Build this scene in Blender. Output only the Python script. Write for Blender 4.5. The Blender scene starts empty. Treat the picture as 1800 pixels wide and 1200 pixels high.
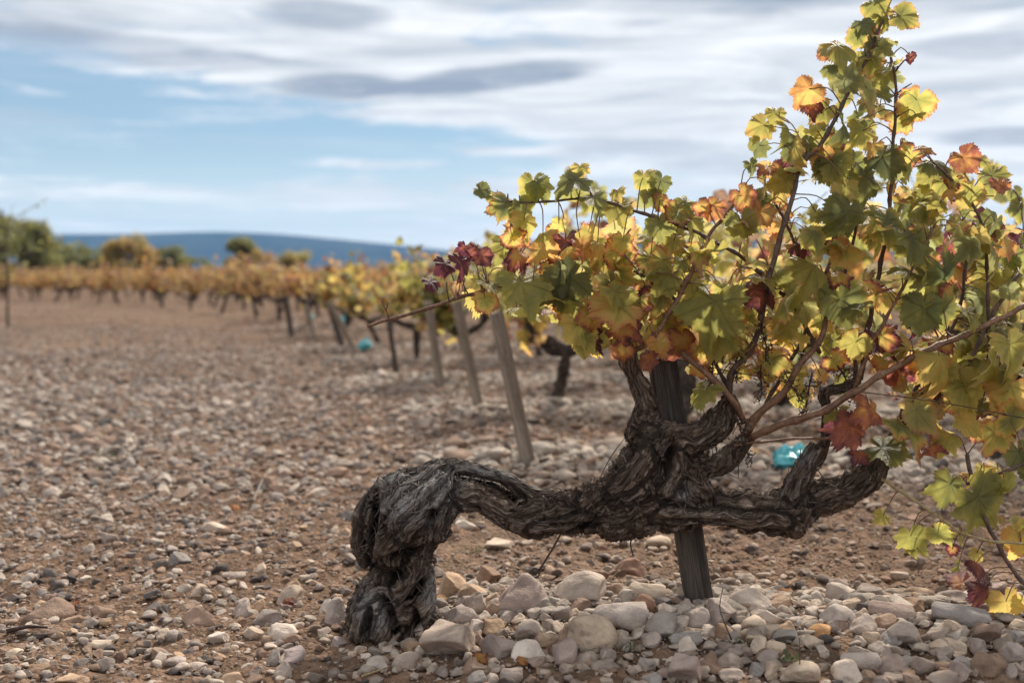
import bpy, math, random
import numpy as np
from mathutils import Matrix, Vector

rng = np.random.default_rng(11)
random.seed(5)
sc = bpy.context.scene
R = math.radians

# ------------------------------------------------------------------ camera, sky, sun, exposure
CAM_H, FPX, PITCH = 0.85, 2000.0, math.atan2(122.0, 2000.0)
cam_d = bpy.data.cameras.new('camera')
cam = bpy.data.objects.new('camera', cam_d)
sc.collection.objects.link(cam)
cam.location = (0, 0, CAM_H)
cam.rotation_euler = (math.pi / 2 - PITCH, 0, 0)
cam_d.sensor_width = 36.0
cam_d.lens = 36.0 * FPX / 1800.0
cam_d.clip_start, cam_d.clip_end = 0.05, 60000
cam_d.dof.use_dof = True
cam_d.dof.focus_distance = 2.62
cam_d.dof.aperture_fstop = 2.3
sc.camera = cam

SUN_EL, SUN_AZ = R(42), R(22)        # azimuth measured from +Y (straight ahead) towards +X
world = bpy.data.worlds.new('World')
sc.world = world
world.use_nodes = True


class NT:
    """small helper for node trees"""
    def __init__(self, tree):
        self.t = tree

    def n(self, kind, **kw):
        nd = self.t.nodes.new(kind)
        for k, v in kw.items():
            setattr(nd, k, v)
        return nd

    def link(self, a, b):
        self.t.links.new(a, b)

    def put(self, sock, v):
        if hasattr(v, 'is_output'):
            self.t.links.new(v, sock)
        elif v is not None:
            sock.default_value = v

    def m(self, op, a, b=None, c=None, clamp=False):
        nd = self.n('ShaderNodeMath', operation=op, use_clamp=clamp)
        for i, v in enumerate((a, b, c)):
            if v is not None:
                self.put(nd.inputs[i], v)
        return nd.outputs[0]

    def vm(self, op, a, b=None, s=None):
        nd = self.n('ShaderNodeVectorMath', operation=op)
        self.put(nd.inputs[0], a)
        if b is not None:
            self.put(nd.inputs[1], b)
        if s is not None:
            self.put(nd.inputs[3], s)
        return nd.outputs[0]

    def mix(self, f, a, b, mode='MIX'):
        nd = self.n('ShaderNodeMix', data_type='RGBA', blend_type=mode)
        self.put(nd.inputs[0], f)
        for i, v in ((6, a), (7, b)):
            if isinstance(v, tuple) and len(v) == 3:
                v = (*v, 1)
            self.put(nd.inputs[i], v)
        return nd.outputs[2]

    def noise(self, vec, scale, detail=4, rough=.55, dist=0.0, col=False):
        nd = self.n('ShaderNodeTexNoise')
        self.put(nd.inputs['Vector'], vec)
        nd.inputs['Scale'].default_value = scale
        nd.inputs['Detail'].default_value = detail
        nd.inputs['Roughness'].default_value = rough
        nd.inputs['Distortion'].default_value = dist
        return nd.outputs['Color' if col else 'Fac']

    def ramp(self, f, stops):
        nd = self.n('ShaderNodeValToRGB')
        e = nd.color_ramp.elements
        while len(e) < len(stops):
            e.new(.5)
        for el, (p, c) in zip(e, stops):
            el.position = p
            el.color = (*c, 1) if len(c) == 3 else c
        self.put(nd.inputs[0], f)
        return nd.outputs[0]

    def smooth(self, v, lo, hi):
        nd = self.n('ShaderNodeMapRange', interpolation_type='SMOOTHSTEP')
        self.put(nd.inputs[0], v)
        nd.inputs[1].default_value, nd.inputs[2].default_value = lo, hi
        nd.inputs[3].default_value, nd.inputs[4].default_value = 0, 1
        return nd.outputs[0]


def build_sky():
    t = world.node_tree
    t.nodes.clear()
    N = NT(t)
    out = N.n('ShaderNodeOutputWorld')
    bg = N.n('ShaderNodeBackground')
    bg.inputs['Strength'].default_value = 0.1
    sky = N.n('ShaderNodeTexSky', sky_type='NISHITA')
    sky.sun_disc = False
    sky.sun_elevation = SUN_EL
    sky.sun_rotation = SUN_AZ
    sky.altitude = 800
    sky.air_density = 1.0
    sky.dust_density = 0.3
    sky.ozone_density = 2.0
    tc = N.n('ShaderNodeTexCoord')
    d = N.vm('NORMALIZE', tc.outputs['Generated'])
    sep = N.n('ShaderNodeSeparateXYZ')
    N.link(d, sep.inputs[0])
    az = N.m('ARCTAN2', sep.outputs[0], sep.outputs[1])
    el = N.m('ARCSINE', sep.outputs[2])
    # soft wobble of the cloud outlines
    w1 = N.noise(N.vm('MULTIPLY', d, (7, 7, 30)), 1.0, 5, .6)
    w2 = N.noise(N.vm('MULTIPLY', d, (5, 5, 24)), 1.0, 4, .55)
    w1 = N.m('SUBTRACT', w1, .5)
    w2 = N.m('SUBTRACT', w2, .5)

    def blob(px, py, rx, ry, tilt=0.0, lo=0.0, hi=1.0, wob=.9):
        """soft lens-shaped patch of sky round a direction (azimuth, elevation)"""
        a0, e0 = math.atan2(px - 900, 2000), math.atan2(478 - py, 2000)
        da = N.m('SUBTRACT', az, a0)
        de = N.m('SUBTRACT', el, e0)
        if tilt:
            de = N.m('SUBTRACT', de, N.m('MULTIPLY', da, tilt))
        da = N.m('ADD', N.m('DIVIDE', da, rx / 2000), N.m('MULTIPLY', w2, wob))
        de = N.m('ADD', N.m('DIVIDE', de, ry / 2000), N.m('MULTIPLY', w1, wob))
        r2 = N.m('ADD', N.m('MULTIPLY', da, da), N.m('MULTIPLY', de, de))
        return N.smooth(N.m('SUBTRACT', 1.25, r2), lo, hi)

    def total(items):
        s = None
        for wgt, b in items:
            b = N.m('MULTIPLY', b, wgt)
            s = b if s is None else N.m('ADD', s, b)
        return s

    def streaks(off, sx, sz, detail, rough, dist):
        # clouds lie in sheets: the pattern is drawn out sideways
        return N.noise(N.vm('MULTIPLY', N.vm('ADD', d, off), (sx, sx, sz)), 1.0, detail, rough, dist)

    n1 = streaks((.35, .0, .02), 2.4, 21, 8, .60, .9)
    n2 = streaks((1.7, .3, .4), 6.0, 64, 7, .62, .8)
    n4 = streaks((.2, 1.3, .7), 15, 190, 4, .6, .5)
    n5 = streaks((2.2, .3, 1.7), 26, 120, 6, .68, 1.2)
    cover = N.m('ADD', N.m('ADD', N.m('MULTIPLY', n1, .80), N.m('MULTIPLY', n2, .62)), N.m('MULTIPLY', n4, .26))
    cover = N.m('ADD', cover, N.m('MULTIPLY', N.m('SINE', N.m('ADD', az, -.05)), .16))   # more cloud towards the sun's side
    cover = N.m('ADD', cover, N.m('MULTIPLY', N.smooth(el, .14, .55), .36))             # and a nearly closed sheet overhead
    cover = N.m('SUBTRACT', cover, .13)
    blue = total([(.25, blob(230, 235, 700, 100, -.03, wob=2.2)), (.36, blob(30, 152, 180, 22, -.14, wob=1.2)), (.15, blob(420, 350, 560, 60, wob=2.2)),
                  (.26, blob(940, 72, 150, 40, -.12, wob=2.6)), (.12, blob(600, 270, 300, 60, wob=2.2)), (.10, blob(1000, 300, 260, 30, wob=2))])
    white = total([(.16, blob(830, 85, 420, 60, wob=2)), (.20, blob(470, 130, 430, 34, -.1, wob=2)), (.22, blob(1250, 170, 420, 130, wob=2.2)), (.15, blob(250, 30, 330, 50, wob=2.2)),
                   (.24, blob(640, 292, 150, 12, wob=1.6)), (.22, blob(860, 268, 130, 12, wob=1.6)), (.16, blob(250, 342, 150, 11, wob=1.6)),
                   (.18, blob(760, 345, 300, 30, wob=2)), (.22, blob(1500, 250, 380, 120, wob=2.2))])
    cover = N.m('ADD', N.m('SUBTRACT', cover, blue), white)
    cover = N.m('ADD', cover, N.m('MULTIPLY', N.m('SUBTRACT', n5, .5), .34))
    mask = N.smooth(cover, .39, .79)
    dark = total([(.85, blob(600, 157, 120, 22, .02, hi=.95, wob=1.0)), (.85, blob(890, 138, 190, 24, .09, hi=.95, wob=1.0)), (.6, blob(745, 158, 110, 13, .04, wob=.8)), (.70, blob(560, 40, 120, 26, wob=1.1)),
                  (.5, blob(250, 112, 270, 28, -.05, wob=1.3)), (.55, blob(1690, 118, 130, 24, wob=1.3)), (.65, blob(1780, 262, 120, 18, wob=1.2)), (.4, blob(880, 14, 160, 22, wob=1.3)),
                  (.35, blob(1090, 332, 150, 16, wob=1.5)), (.5, blob(1330, 12, 330, 28, wob=1.6)), (.45, blob(1700, 30, 180, 36, wob=1.6)), (.35, blob(1130, 262, 150, 16, wob=1.5)),
                  (.4, blob(60, 60, 180, 60, wob=1.8)), (.3, blob(1260, 300, 120, 14, wob=1.5))])
    n3 = streaks((.9, 2.3, .1), 3.0, 38, 7, .60, .7)
    dark = N.m('MULTIPLY', dark, N.m('ADD', .62, N.m('MULTIPLY', n5, .76)))
    dark = N.m('ADD', dark, N.m('MULTIPLY', N.smooth(n3, .48, .72), .50), clamp=True)
    lit = N.mix(N.smooth(n2, .35, .65), (6.2, 6.4, 6.6), (8.5, 8.55, 8.6))
    cloud = N.mix(dark, lit, (2.9, 3.3, 3.95))
    mask = N.m('MAXIMUM', mask, N.m('MULTIPLY', dark, .80))
    clear = N.mix(1.0, sky.outputs[0], (.55, .65, .66, 1), 'MULTIPLY')
    clear = N.mix(.32, clear, (5.2, 6.0, 6.5))
    col = N.mix(N.m('MULTIPLY', mask, .96), clear, cloud)
    # thin veil low over the horizon, all the way round
    veil = N.smooth(el, .13, -.02)
    col = N.mix(N.m('MULTIPLY', veil, .60), col, (10.8, 10.9, 10.3))
    N.link(col, bg.inputs['Color'])
    N.link(bg.outputs[0], out.inputs['Surface'])


build_sky()
sun_d = bpy.data.lights.new('sun', 'SUN')
sun = bpy.data.objects.new('sun', sun_d)
sc.collection.objects.link(sun)
sun_d.energy = 4.6
sun_d.angle = R(4)
sun_d.color = (1, .93, .82)
sd = Vector((math.sin(SUN_AZ) * math.cos(SUN_EL), math.cos(SUN_AZ) * math.cos(SUN_EL), math.sin(SUN_EL)))
sun.rotation_euler = sd.to_track_quat('Z', 'Y').to_euler()
sun.location = (3, 10, 12)
sc.view_settings.view_transform = 'Standard'
sc.view_settings.look = 'None'
sc.view_settings.exposure = 0.38
sc.view_settings.gamma = 1.0
sc.view_settings.use_curve_mapping = False
sc.render.engine = 'CYCLES'
sc.cycles.max_bounces = 8
sc.cycles.transparent_max_bounces = 8
sc.cycles.volume_bounces = 0
sc.cycles.sample_clamp_indirect = 6
sc.cycles.use_denoising = True
sc.cycles.caustics_reflective = sc.cycles.caustics_refractive = False

# ------------------------------------------------------------------ numpy helpers
_perm = np.random.default_rng(3).permutation(256)
_perm = np.concatenate([_perm, _perm, _perm])
_g = np.random.default_rng(4).normal(size=(256, 3))
_g /= np.linalg.norm(_g, axis=1)[:, None]


def perlin(p):
    p = np.asarray(p, float)
    i = np.floor(p).astype(int)
    f = p - i
    u = f * f * f * (f * (f * 6 - 15) + 10)
    i &= 255
    out = 0
    for dx in (0, 1):
        wx = u[:, 0] if dx else 1 - u[:, 0]
        for dy in (0, 1):
            wy = u[:, 1] if dy else 1 - u[:, 1]
            for dz in (0, 1):
                wz = u[:, 2] if dz else 1 - u[:, 2]
                h = _perm[_perm[_perm[i[:, 0] + dx] + i[:, 1] + dy] + i[:, 2] + dz]
                g = _g[h & 255]
                dot = g[:, 0] * (f[:, 0] - dx) + g[:, 1] * (f[:, 1] - dy) + g[:, 2] * (f[:, 2] - dz)
                out = out + wx * wy * wz * dot
    return out * 1.5


def fbm(p, octv=4, gain=.5):
    a, s, amp = 0, 1.0, 1.0
    for _ in range(octv):
        a = a + amp * perlin(p * s + 17.3 * s)
        s *= 2.03
        amp *= gain
    return a


_cp, _sp = math.cos(PITCH), math.sin(PITCH)


def ray(px, py):
    dx, dz = (px - 900) / FPX, -(py - 600) / FPX
    return np.array([dx, _cp + dz * _sp, -_sp + dz * _cp])


def P(px, py, Y):
    """the place at distance Y (metres ahead of the camera) that the photograph shows at px, py"""
    r = ray(px, py)
    return np.array([0, 0, CAM_H]) + r * (Y / r[1])


def ground_z(x, y):
    x, y = np.broadcast_arrays(np.asarray(x, float), np.asarray(y, float))
    sh = x.shape
    x, y = x.ravel(), y.ravel()
    near = np.exp(-np.maximum(y - 6, 0) / 14)
    z = .018 * perlin(np.stack([x * .9, y * .9, 0 * x + 3], 1)) + .012 * perlin(np.stack([x * 3.1, y * 3.1, 0 * x], 1)) * near
    z += .010 * perlin(np.stack([x * 9, y * 9, 0 * x + 9], 1)) * near
    # bank of heaped stones under the nearest row
    ax = 2.72 - .10 * x
    fade = 1 / (1 + np.exp(-(x + .18) / .07))
    z += .060 * np.exp(-((y - ax) / .26) ** 2) * fade
    # low banks under the rows behind
    for k, (ry, rx) in enumerate(ROWS[:9]):
        fd = 1 / (1 + np.exp(-(x - rx + .25) / .15))
        z += .045 * np.exp(-((y - (ry - .1 * (x - rx))) / .45) ** 2) * fd
    far = np.maximum(np.abs(x), y) > 60
    z = np.where(far, z * .3, z)
    return z.reshape(sh)


# row ends along the edge of the vineyard: distance ahead, and sideways
_EY = [4.96, 7.0, 8.2, 9.4, 11.3, 14.2, 21.2, 25.4, 28.8, 33.0, 40, 60]
_EX = [.10, -.21, -.51, -.97, -1.53, -2.4, -5.2, -7.6, -9.6, -14.5, -24, -45]
ROWS = []
_y = 4.96
while _y < 62:
    ROWS.append((_y, float(np.interp(_y, _EY, _EX))))
    _y += 1.9 if _y < 12 else 2.15


def on_ground(px, py):
    r = ray(px, py)
    t = .3
    o = np.array([0, 0, CAM_H])
    hi = -CAM_H / min(r[2], -1e-4)
    ts = np.linspace(hi * .8, hi * 1.02 + .05, 60)
    p = o + r * ts[:, None]
    dz = p[:, 2] - ground_z(p[:, 0], p[:, 1])
    k = np.argmax(dz < 0) if (dz < 0).any() else len(ts) - 1
    k = max(k, 1)
    f = dz[k - 1] / (dz[k - 1] - dz[k] + 1e-9)
    return p[k - 1] + (p[k] - p[k - 1]) * f


# ------------------------------------------------------------------ mesh helpers
def make_mesh(name, verts, tris=None, quads=None, mats=(), smooth=True, attrs=None):
    me = bpy.data.meshes.new(name)
    verts = np.asarray(verts, np.float32)
    nt = 0 if tris is None else len(tris)
    nq = 0 if quads is None else len(quads)
    me.vertices.add(len(verts))
    me.vertices.foreach_set('co', verts.ravel())
    idx, starts, tot = [], [], []
    if nt:
        idx.append(np.asarray(tris, np.int32).ravel())
    if nq:
        idx.append(np.asarray(quads, np.int32).ravel())
    idx = np.concatenate(idx)
    me.loops.add(len(idx))
    me.loops.foreach_set('vertex_index', idx)
    me.polygons.add(nt + nq)
    starts = np.concatenate([np.arange(nt) * 3, nt * 3 + np.arange(nq) * 4]).astype(np.int32)
    me.polygons.foreach_set('loop_start', starts)
    me.polygons.foreach_set('use_smooth', np.full(nt + nq, smooth))
    for m in mats:
        me.materials.append(m)
    for k, (typ, data) in (attrs or {}).items():
        a = me.attributes.new(k, typ, 'POINT')
        fld = {'FLOAT': 'value', 'FLOAT_VECTOR': 'vector', 'FLOAT_COLOR': 'color', 'INT': 'value'}[typ]
        a.data.foreach_set(fld, np.ascontiguousarray(data, np.int32 if typ == 'INT' else np.float32).ravel())
    me.update(calc_edges=True)
    me.validate()
    return me


class MB:
    """collects pieces into one mesh"""
    def __init__(self):
        self.v, self.t, self.q, self.a, self.n = [], [], [], {}, 0

    def add(self, v, tris=None, quads=None, **attrs):
        v = np.asarray(v, float)
        self.v.append(v)
        if tris is not None and len(tris):
            self.t.append(np.asarray(tris) + self.n)
        if quads is not None and len(quads):
            self.q.append(np.asarray(quads) + self.n)
        for k, d in attrs.items():
            self.a.setdefault(k, []).append(d)
        self.n += len(v)
        return self

    def mesh(self, name, mats, off=(0, 0, 0), smooth=True):
        v = np.concatenate(self.v) - np.asarray(off)
        t = np.concatenate(self.t) if self.t else None
        q = np.concatenate(self.q) if self.q else None
        at = {}
        for k, d in self.a.items():
            d = np.concatenate(d)
            at[k] = ({1: 'FLOAT', 3: 'FLOAT_VECTOR', 4: 'FLOAT_COLOR'}[1 if d.ndim == 1 else d.shape[1]], d)
        return make_mesh(name, v, t, q, mats, smooth, at)


def spline(pts, step):
    """Catmull-Rom through rows of numbers, resampled about every STEP along the first three columns"""
    p = np.asarray(pts, float)
    p = np.vstack([2 * p[0] - p[1], p, 2 * p[-1] - p[-2]])
    out = []
    for i in range(1, len(p) - 2):
        n = max(2, int(np.linalg.norm(p[i + 1, :3] - p[i, :3]) / step))
        t = np.linspace(0, 1, n, endpoint=False)[:, None]
        a, b, c, d = p[i - 1], p[i], p[i + 1], p[i + 2]
        out.append(.5 * (2 * b + (c - a) * t + (2 * a - 5 * b + 4 * c - d) * t * t + (3 * b - a - 3 * c + d) * t ** 3))
    out.append(p[-2][None])
    return np.vstack(out)


def frames(c):
    t = np.gradient(c, axis=0)
    t /= np.linalg.norm(t, axis=1)[:, None] + 1e-12
    ref = np.array([0, 0, 1.0]) if abs(t[0][2]) < .8 else np.array([1.0, 0, 0])
    u = np.cross(t[0], ref)
    u /= np.linalg.norm(u)
    U = [u]
    for k in range(1, len(c)):
        u = U[-1] - t[k] * np.dot(U[-1], t[k])
        u /= np.linalg.norm(u) + 1e-12
        U.append(u)
    U = np.array(U)
    return t, U, np.cross(t, U)


def tube(c, r, seg=8, rough=0.0, flat=1.0):
    """closed tube round the centre line c with radii r"""
    c = np.asarray(c, float)
    r = np.broadcast_to(np.asarray(r, float), (len(c),))
    t, U, V = frames(c)
    th = np.linspace(0, 2 * np.pi, seg, endpoint=False)
    rr = r[:, None] * np.ones(seg)
    if rough:
        rr = rr * (1 + rough * rng.normal(size=rr.shape))
    ring = c[:, None] + rr[..., None] * (np.cos(th)[None, :, None] * U[:, None] + flat * np.sin(th)[None, :, None] * V[:, None])
    v = ring.reshape(-1, 3)
    n = len(c)
    i = np.arange(n - 1)[:, None] * seg
    j = np.arange(seg)[None]
    j2 = (j + 1) % seg
    q = np.stack([i + j, i + j2, i + seg + j2, i + seg + j], -1).reshape(-1, 4)
    v = np.vstack([v, c[0], c[-1]])
    a, b = n * seg, n * seg + 1
    jj = np.arange(seg)
    k2 = (jj + 1) % seg
    tr = np.vstack([np.stack([np.full(seg, a), k2, jj], 1), np.stack([np.full(seg, b), (n - 1) * seg + jj, (n - 1) * seg + k2], 1)])
    return v, tr, q


def link(name, me, parent=None, loc=(0, 0, 0)):
    o = bpy.data.objects.new(name, me)
    sc.collection.objects.link(o)
    o.location = loc
    if parent is not None:
        o.parent = parent
    return o


def tag(o, label=None, cat=None, group=None, kind=None):
    for k, v in (('label', label), ('category', cat), ('group', group), ('kind', kind)):
        if v:
            o[k] = v
    return o


# ------------------------------------------------------------------ materials
def new_mat(name):
    m = bpy.data.materials.new(name)
    m.use_nodes = True
    m.node_tree.nodes.clear()
    N = NT(m.node_tree)
    out = N.n('ShaderNodeOutputMaterial')
    return m, N, out


def princ(N, col, rough=.8, spec=.3, normal=None):
    b = N.n('ShaderNodeBsdfPrincipled')
    N.put(b.inputs['Base Color'], (*col, 1) if isinstance(col, tuple) and len(col) == 3 else col)
    N.put(b.inputs['Roughness'], rough)
    b.inputs['Specular IOR Level'].default_value = spec
    if normal is not None:
        N.link(normal, b.inputs['Normal'])
    return b


def bump(N, h, dist, strength=1.0):
    b = N.n('ShaderNodeBump')
    b.inputs['Strength'].default_value = strength
    b.inputs['Distance'].default_value = dist
    N.link(h, b.inputs['Height'])
    return b.outputs[0]


def attr(N, name, typ='GEOMETRY', out='Vector'):
    a = N.n('ShaderNodeAttribute', attribute_name=name, attribute_type=typ)
    return a.outputs[out]


def stone_mat(name, instanced):
    m, N, out = new_mat(name)
    tc = N.n('ShaderNodeTexCoord').outputs['Object']
    geo = N.n('ShaderNodeNewGeometry').outputs['Position']
    if instanced:
        base = attr(N, 'col', 'INSTANCER', 'Color')
        vec = N.vm('MULTIPLY', geo, (22, 22, 22))
    else:
        oi = N.n('ShaderNodeObjectInfo')
        base = oi.outputs['Color']
        vec = N.vm('MULTIPLY', geo, (16, 16, 16))
    n = N.noise(vec, 1.0, 5, .62)
    n2 = N.noise(vec, 4.5, 4, .6)
    n3 = N.noise(vec, 15, 3, .6)
    c = N.mix(N.smooth(n, .3, .75), N.mix(1, base, (.66, .62, .60), 'MULTIPLY'), N.mix(1, base, (1.16, 1.14, 1.10), 'MULTIPLY'))
    c = N.mix(N.m('MULTIPLY', N.smooth(n2, .55, .72), .45), c, N.mix(1, base, (1.0, .80, .62), 'MULTIPLY'))
    c = N.mix(N.m('MULTIPLY', N.smooth(n3, .60, .72), .5), c, N.mix(1, base, (.45, .42, .40), 'MULTIPLY'))
    h = N.m('ADD', N.m('ADD', n, N.m('MULTIPLY', n2, .45)), N.m('MULTIPLY', n3, .22))
    b = princ(N, c, .88, .25, bump(N, h, .012, .7))
    N.link(b.outputs[0], out.inputs[0])
    return m


def soil_mat():
    m, N, out = new_mat('soil')
    geo = N.n('ShaderNodeNewGeometry').outputs['Position']
    a = N.noise(geo, .5, 5, .6)
    b_ = N.noise(geo, 14, 6, .65)
    c_ = N.noise(geo, 85, 4, .6)
    vor = N.n('ShaderNodeTexVoronoi')
    vor.inputs['Scale'].default_value = 75
    N.link(geo, vor.inputs['Vector'])
    col = N.mix(N.smooth(a, .35, .65), (.185, .112, .072), (.245, .160, .108))
    col = N.mix(N.smooth(b_, .40, .70), N.mix(1, col, (.6, .58, .56), 'MULTIPLY'), N.mix(1, col, (1.25, 1.22, 1.18), 'MULTIPLY'))
    pale = N.m('MULTIPLY', N.smooth(c_, .56, .72), .5)
    col = N.mix(pale, col, (.32, .26, .21))
    h = N.m('ADD', N.m('ADD', N.m('MULTIPLY', b_, 1.0), N.m('MULTIPLY', c_, .35)), N.m('MULTIPLY', vor.outputs['Distance'], -.35))
    s = princ(N, col, .95, .15, bump(N, h, .03, .9))
    N.link(s.outputs[0], out.inputs[0])
    return m


def leaf_mat(name, per_object):
    m, N, out = new_mat(name)
    lp = attr(N, 'lp')
    sep = N.n('ShaderNodeSeparateXYZ')
    N.link(lp, sep.inputs[0])
    if per_object:
        oi = N.n('ShaderNodeObjectInfo')
        tint = oi.outputs['Color']
        rnd = oi.outputs['Random']
    else:
        tint = attr(N, 'tint', 'GEOMETRY', 'Vector')
        rnd = None
    ts = N.n('ShaderNodeSeparateXYZ')
    N.link(tint, ts.inputs[0])
    t, edge_amt, val = ts.outputs
    if rnd is None:
        rnd = N.m('FRACT', N.m('MULTIPLY', t, 97.3))
    off = N.n('ShaderNodeCombineXYZ')
    N.put(off.inputs[0], N.m('MULTIPLY', rnd, 37))
    N.put(off.inputs[1], N.m('MULTIPLY', rnd, 91))
    q = N.vm('ADD', lp, off.outputs[0])
    r = N.vm('LENGTH', lp)
    ln = N.n('ShaderNodeVectorMath', operation='LENGTH')
    N.link(lp, ln.inputs[0])
    r = ln.outputs['Value']
    edge = attr(N, 'edge', 'GEOMETRY', 'Fac')
    ang = N.m('ABSOLUTE', N.m('ARCTAN2', sep.outputs[0], sep.outputs[1]))
    dist = None
    for a0 in (0.0, .87, 1.85):
        k = N.m('ABSOLUTE', N.m('SUBTRACT', ang, a0))
        dist = k if dist is None else N.m('MINIMUM', dist, k)
    # side veins: herring-bone off the main ones
    side = N.m('ABSOLUTE', N.m('SINE', N.m('SUBTRACT', N.m('MULTIPLY', r, 26), N.m('MULTIPLY', dist, 16))))
    sidev = N.m('MULTIPLY', N.smooth(side, .22, .0), .45)
    vein = N.smooth(N.m('MULTIPLY', dist, r), .035, .006)
    vein = N.m('MAXIMUM', vein, sidev)
    n1 = N.noise(q, 1.7, 4, .6)
    n2 = N.noise(q, 7, 4, .65)
    hue = N.m('ADD', t, N.m('MULTIPLY', N.m('SUBTRACT', n1, .53), .56))
    e2 = N.m('MULTIPLY', N.m('MULTIPLY', N.m('POWER', edge, 3.0), edge_amt), N.m('ADD', n2, .25))
    hue = N.m('ADD', hue, e2)
    hue = N.m('SUBTRACT', hue, N.m('MULTIPLY', vein, .055))
    col = N.ramp(hue, [(0.0, (.096, .108, .052)), (.18, (.145, .150, .050)), (.32, (.225, .212, .052)), (.48, (.335, .288, .072)), (.60, (.43, .305, .085)),
                       (.72, (.42, .20, .06)), (.83, (.26, .085, .052)), (1.0, (.085, .022, .032))])
    spot = N.smooth(N.noise(q, 11, 3, .6), .66, .74)
    col = N.mix(N.m('MULTIPLY', spot, .7), col, (.10, .045, .018))
    geo = N.n('ShaderNodeNewGeometry')
    col_under = N.mix(.35, col, (.20, .21, .13))
    colr = N.mix(geo.outputs['Backfacing'], col, col_under)
    vv = N.n('ShaderNodeHueSaturation')
    N.put(vv.inputs['Value'], val)
    N.link(colr, vv.inputs['Color'])
    h = N.m('ADD', N.m('MULTIPLY', vein, -.6), N.m('MULTIPLY', n2, .6))
    nb = bump(N, h, .05 if per_object else .02, .5)
    p = princ(N, vv.outputs[0], .42, .5, nb)
    tr = N.n('ShaderNodeBsdfTranslucent')
    hs = N.n('ShaderNodeHueSaturation')
    hs.inputs['Saturation'].default_value = .98
    hs.inputs['Value'].default_value = 2.75
    N.link(vv.outputs[0], hs.inputs['Color'])
    N.link(hs.outputs[0], tr.inputs['Color'])
    mx = N.n('ShaderNodeMixShader')
    mx.inputs[0].default_value = .48
    N.link(p.outputs[0], mx.inputs[1])
    N.link(tr.outputs[0], mx.inputs[2])
    N.link(mx.outputs[0], out.inputs[0])
    return m


def bark_mat():
    m, N, out = new_mat('old_bark')
    fl = attr(N, 'flow')
    geo = N.n('ShaderNodeNewGeometry').outputs['Position']
    wv = N.vm('ADD', fl, N.vm('MULTIPLY', N.vm('SUBTRACT', N.noise(geo, 22, 3, .5, col=True), (.5, .5, .5)), (.016, .016, .016)))
    f1 = N.noise(N.vm('MULTIPLY', wv, (150, 150, 12)), 1.0, 5, .65)
    f2 = N.noise(N.vm('MULTIPLY', wv, (360, 360, 22)), 1.0, 4, .65)
    big = N.noise(geo, 9, 4, .6)
    bare = attr(N, 'bare', 'GEOMETRY', 'Fac')
    col = N.ramp(f1, [(.34, (.024, .016, .012)), (.47, (.128, .090, .067)), (.60, (.32, .243, .192)), (.74, (.56, .465, .395))])
    col = N.mix(N.m('MULTIPLY', N.smooth(big, .42, .68), .40), col, N.mix(1, col, (.75, .58, .48), 'MULTIPLY'))
    grey = N.ramp(f1, [(.33, (.05, .046, .043)), (.48, (.32, .30, .285)), (.72, (.68, .65, .62))])
    col = N.mix(N.m('MULTIPLY', bare, .9), col, grey)
    col = N.mix(N.smooth(f2, .70, .3), col, N.mix(1, col, (.55, .52, .50), 'MULTIPLY'))
    h = N.m('ADD', f1, N.m('MULTIPLY', f2, .55))
    b = princ(N, col, .85, .25, bump(N, h, .014, 1.0))
    N.link(b.outputs[0], out.inputs[0])
    return m


def simple_mat(name, c1, c2, scale, stretch=(1, 1, 1), rough=.8, bd=.004, spec=.3, coord='Object'):
    m, N, out = new_mat(name)
    tc = N.n('ShaderNodeTexCoord').outputs[coord]
    v = N.vm('MULTIPLY', tc, stretch)
    n = N.noise(v, scale, 5, .62)
    n2 = N.noise(v, scale * 5, 3, .6)
    col = N.mix(N.smooth(n, .32, .70), c1, c2)
    col = N.mix(N.smooth(n2, .62, .35), col, N.mix(1, col, (.6, .58, .56), 'MULTIPLY'))
    b = princ(N, col, rough, spec, bump(N, N.m('ADD', n, N.m('MULTIPLY', n2, .5)), bd, .8))
    N.link(b.outputs[0], out.inputs[0])
    return m


M_SOIL = soil_mat()
M_STONE = stone_mat('limestone', False)
M_GRAVEL = stone_mat('gravel_stone', True)
M_LEAF = leaf_mat('vine_leaf', True)
M_LEAFS = leaf_mat('vine_foliage', False)
M_BARK = bark_mat()
M_CANE = simple_mat('cane_bark', (.15, .070, .040), (.27, .150, .085), 30, (1, 1, 1), .55, .002, .4)
M_CANE_GREY = simple_mat('cane_brown', (.085, .052, .040), (.17, .105, .075), 30, (1, 1, 1), .6, .002, .4)
M_STRAW = simple_mat('pale_stalk', (.36, .26, .13), (.50, .38, .20), 30, (1, 1, 1), .5, .001, .4)
M_STALK = simple_mat('dry_stalk', (.040, .022, .018), (.085, .05, .04), 40, (1, 1, 1), .7, .001, .3)
M_POST = simple_mat('grey_stake_wood', (.19, .145, .11), (.37, .30, .24), 10, (6, 6, .35), .85, .004, .2)
M_POSTD = simple_mat('dark_stake_wood', (.050, .041, .035), (.135, .110, .092), 12, (9, 9, .30), .85, .006, .2)
M_WIRE = simple_mat('rusty_wire', (.030, .022, .02), (.10, .05, .032), 60, (1, 1, 1), .6, .0005, .5)
M_OLD = simple_mat('old_vine_wood', (.028, .020, .017), (.105, .080, .066), 14, (1, 1, .5), .9, .02, .2)
M_HILL = simple_mat('hill_cover', (.020, .034, .026), (.055, .070, .045), .004, (1, 1, 1), .95, .5, .05, 'Object')
M_TREEBARK = simple_mat('tree_bark', (.06, .045, .035), (.14, .11, .09), 4, (1, 1, .4), .9, .02, .2)
M_BLUE = simple_mat('turquoise_plastic', (.05, .38, .44), (.16, .60, .66), 14, (1, 1, 1), .3, .01, .5)
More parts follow.
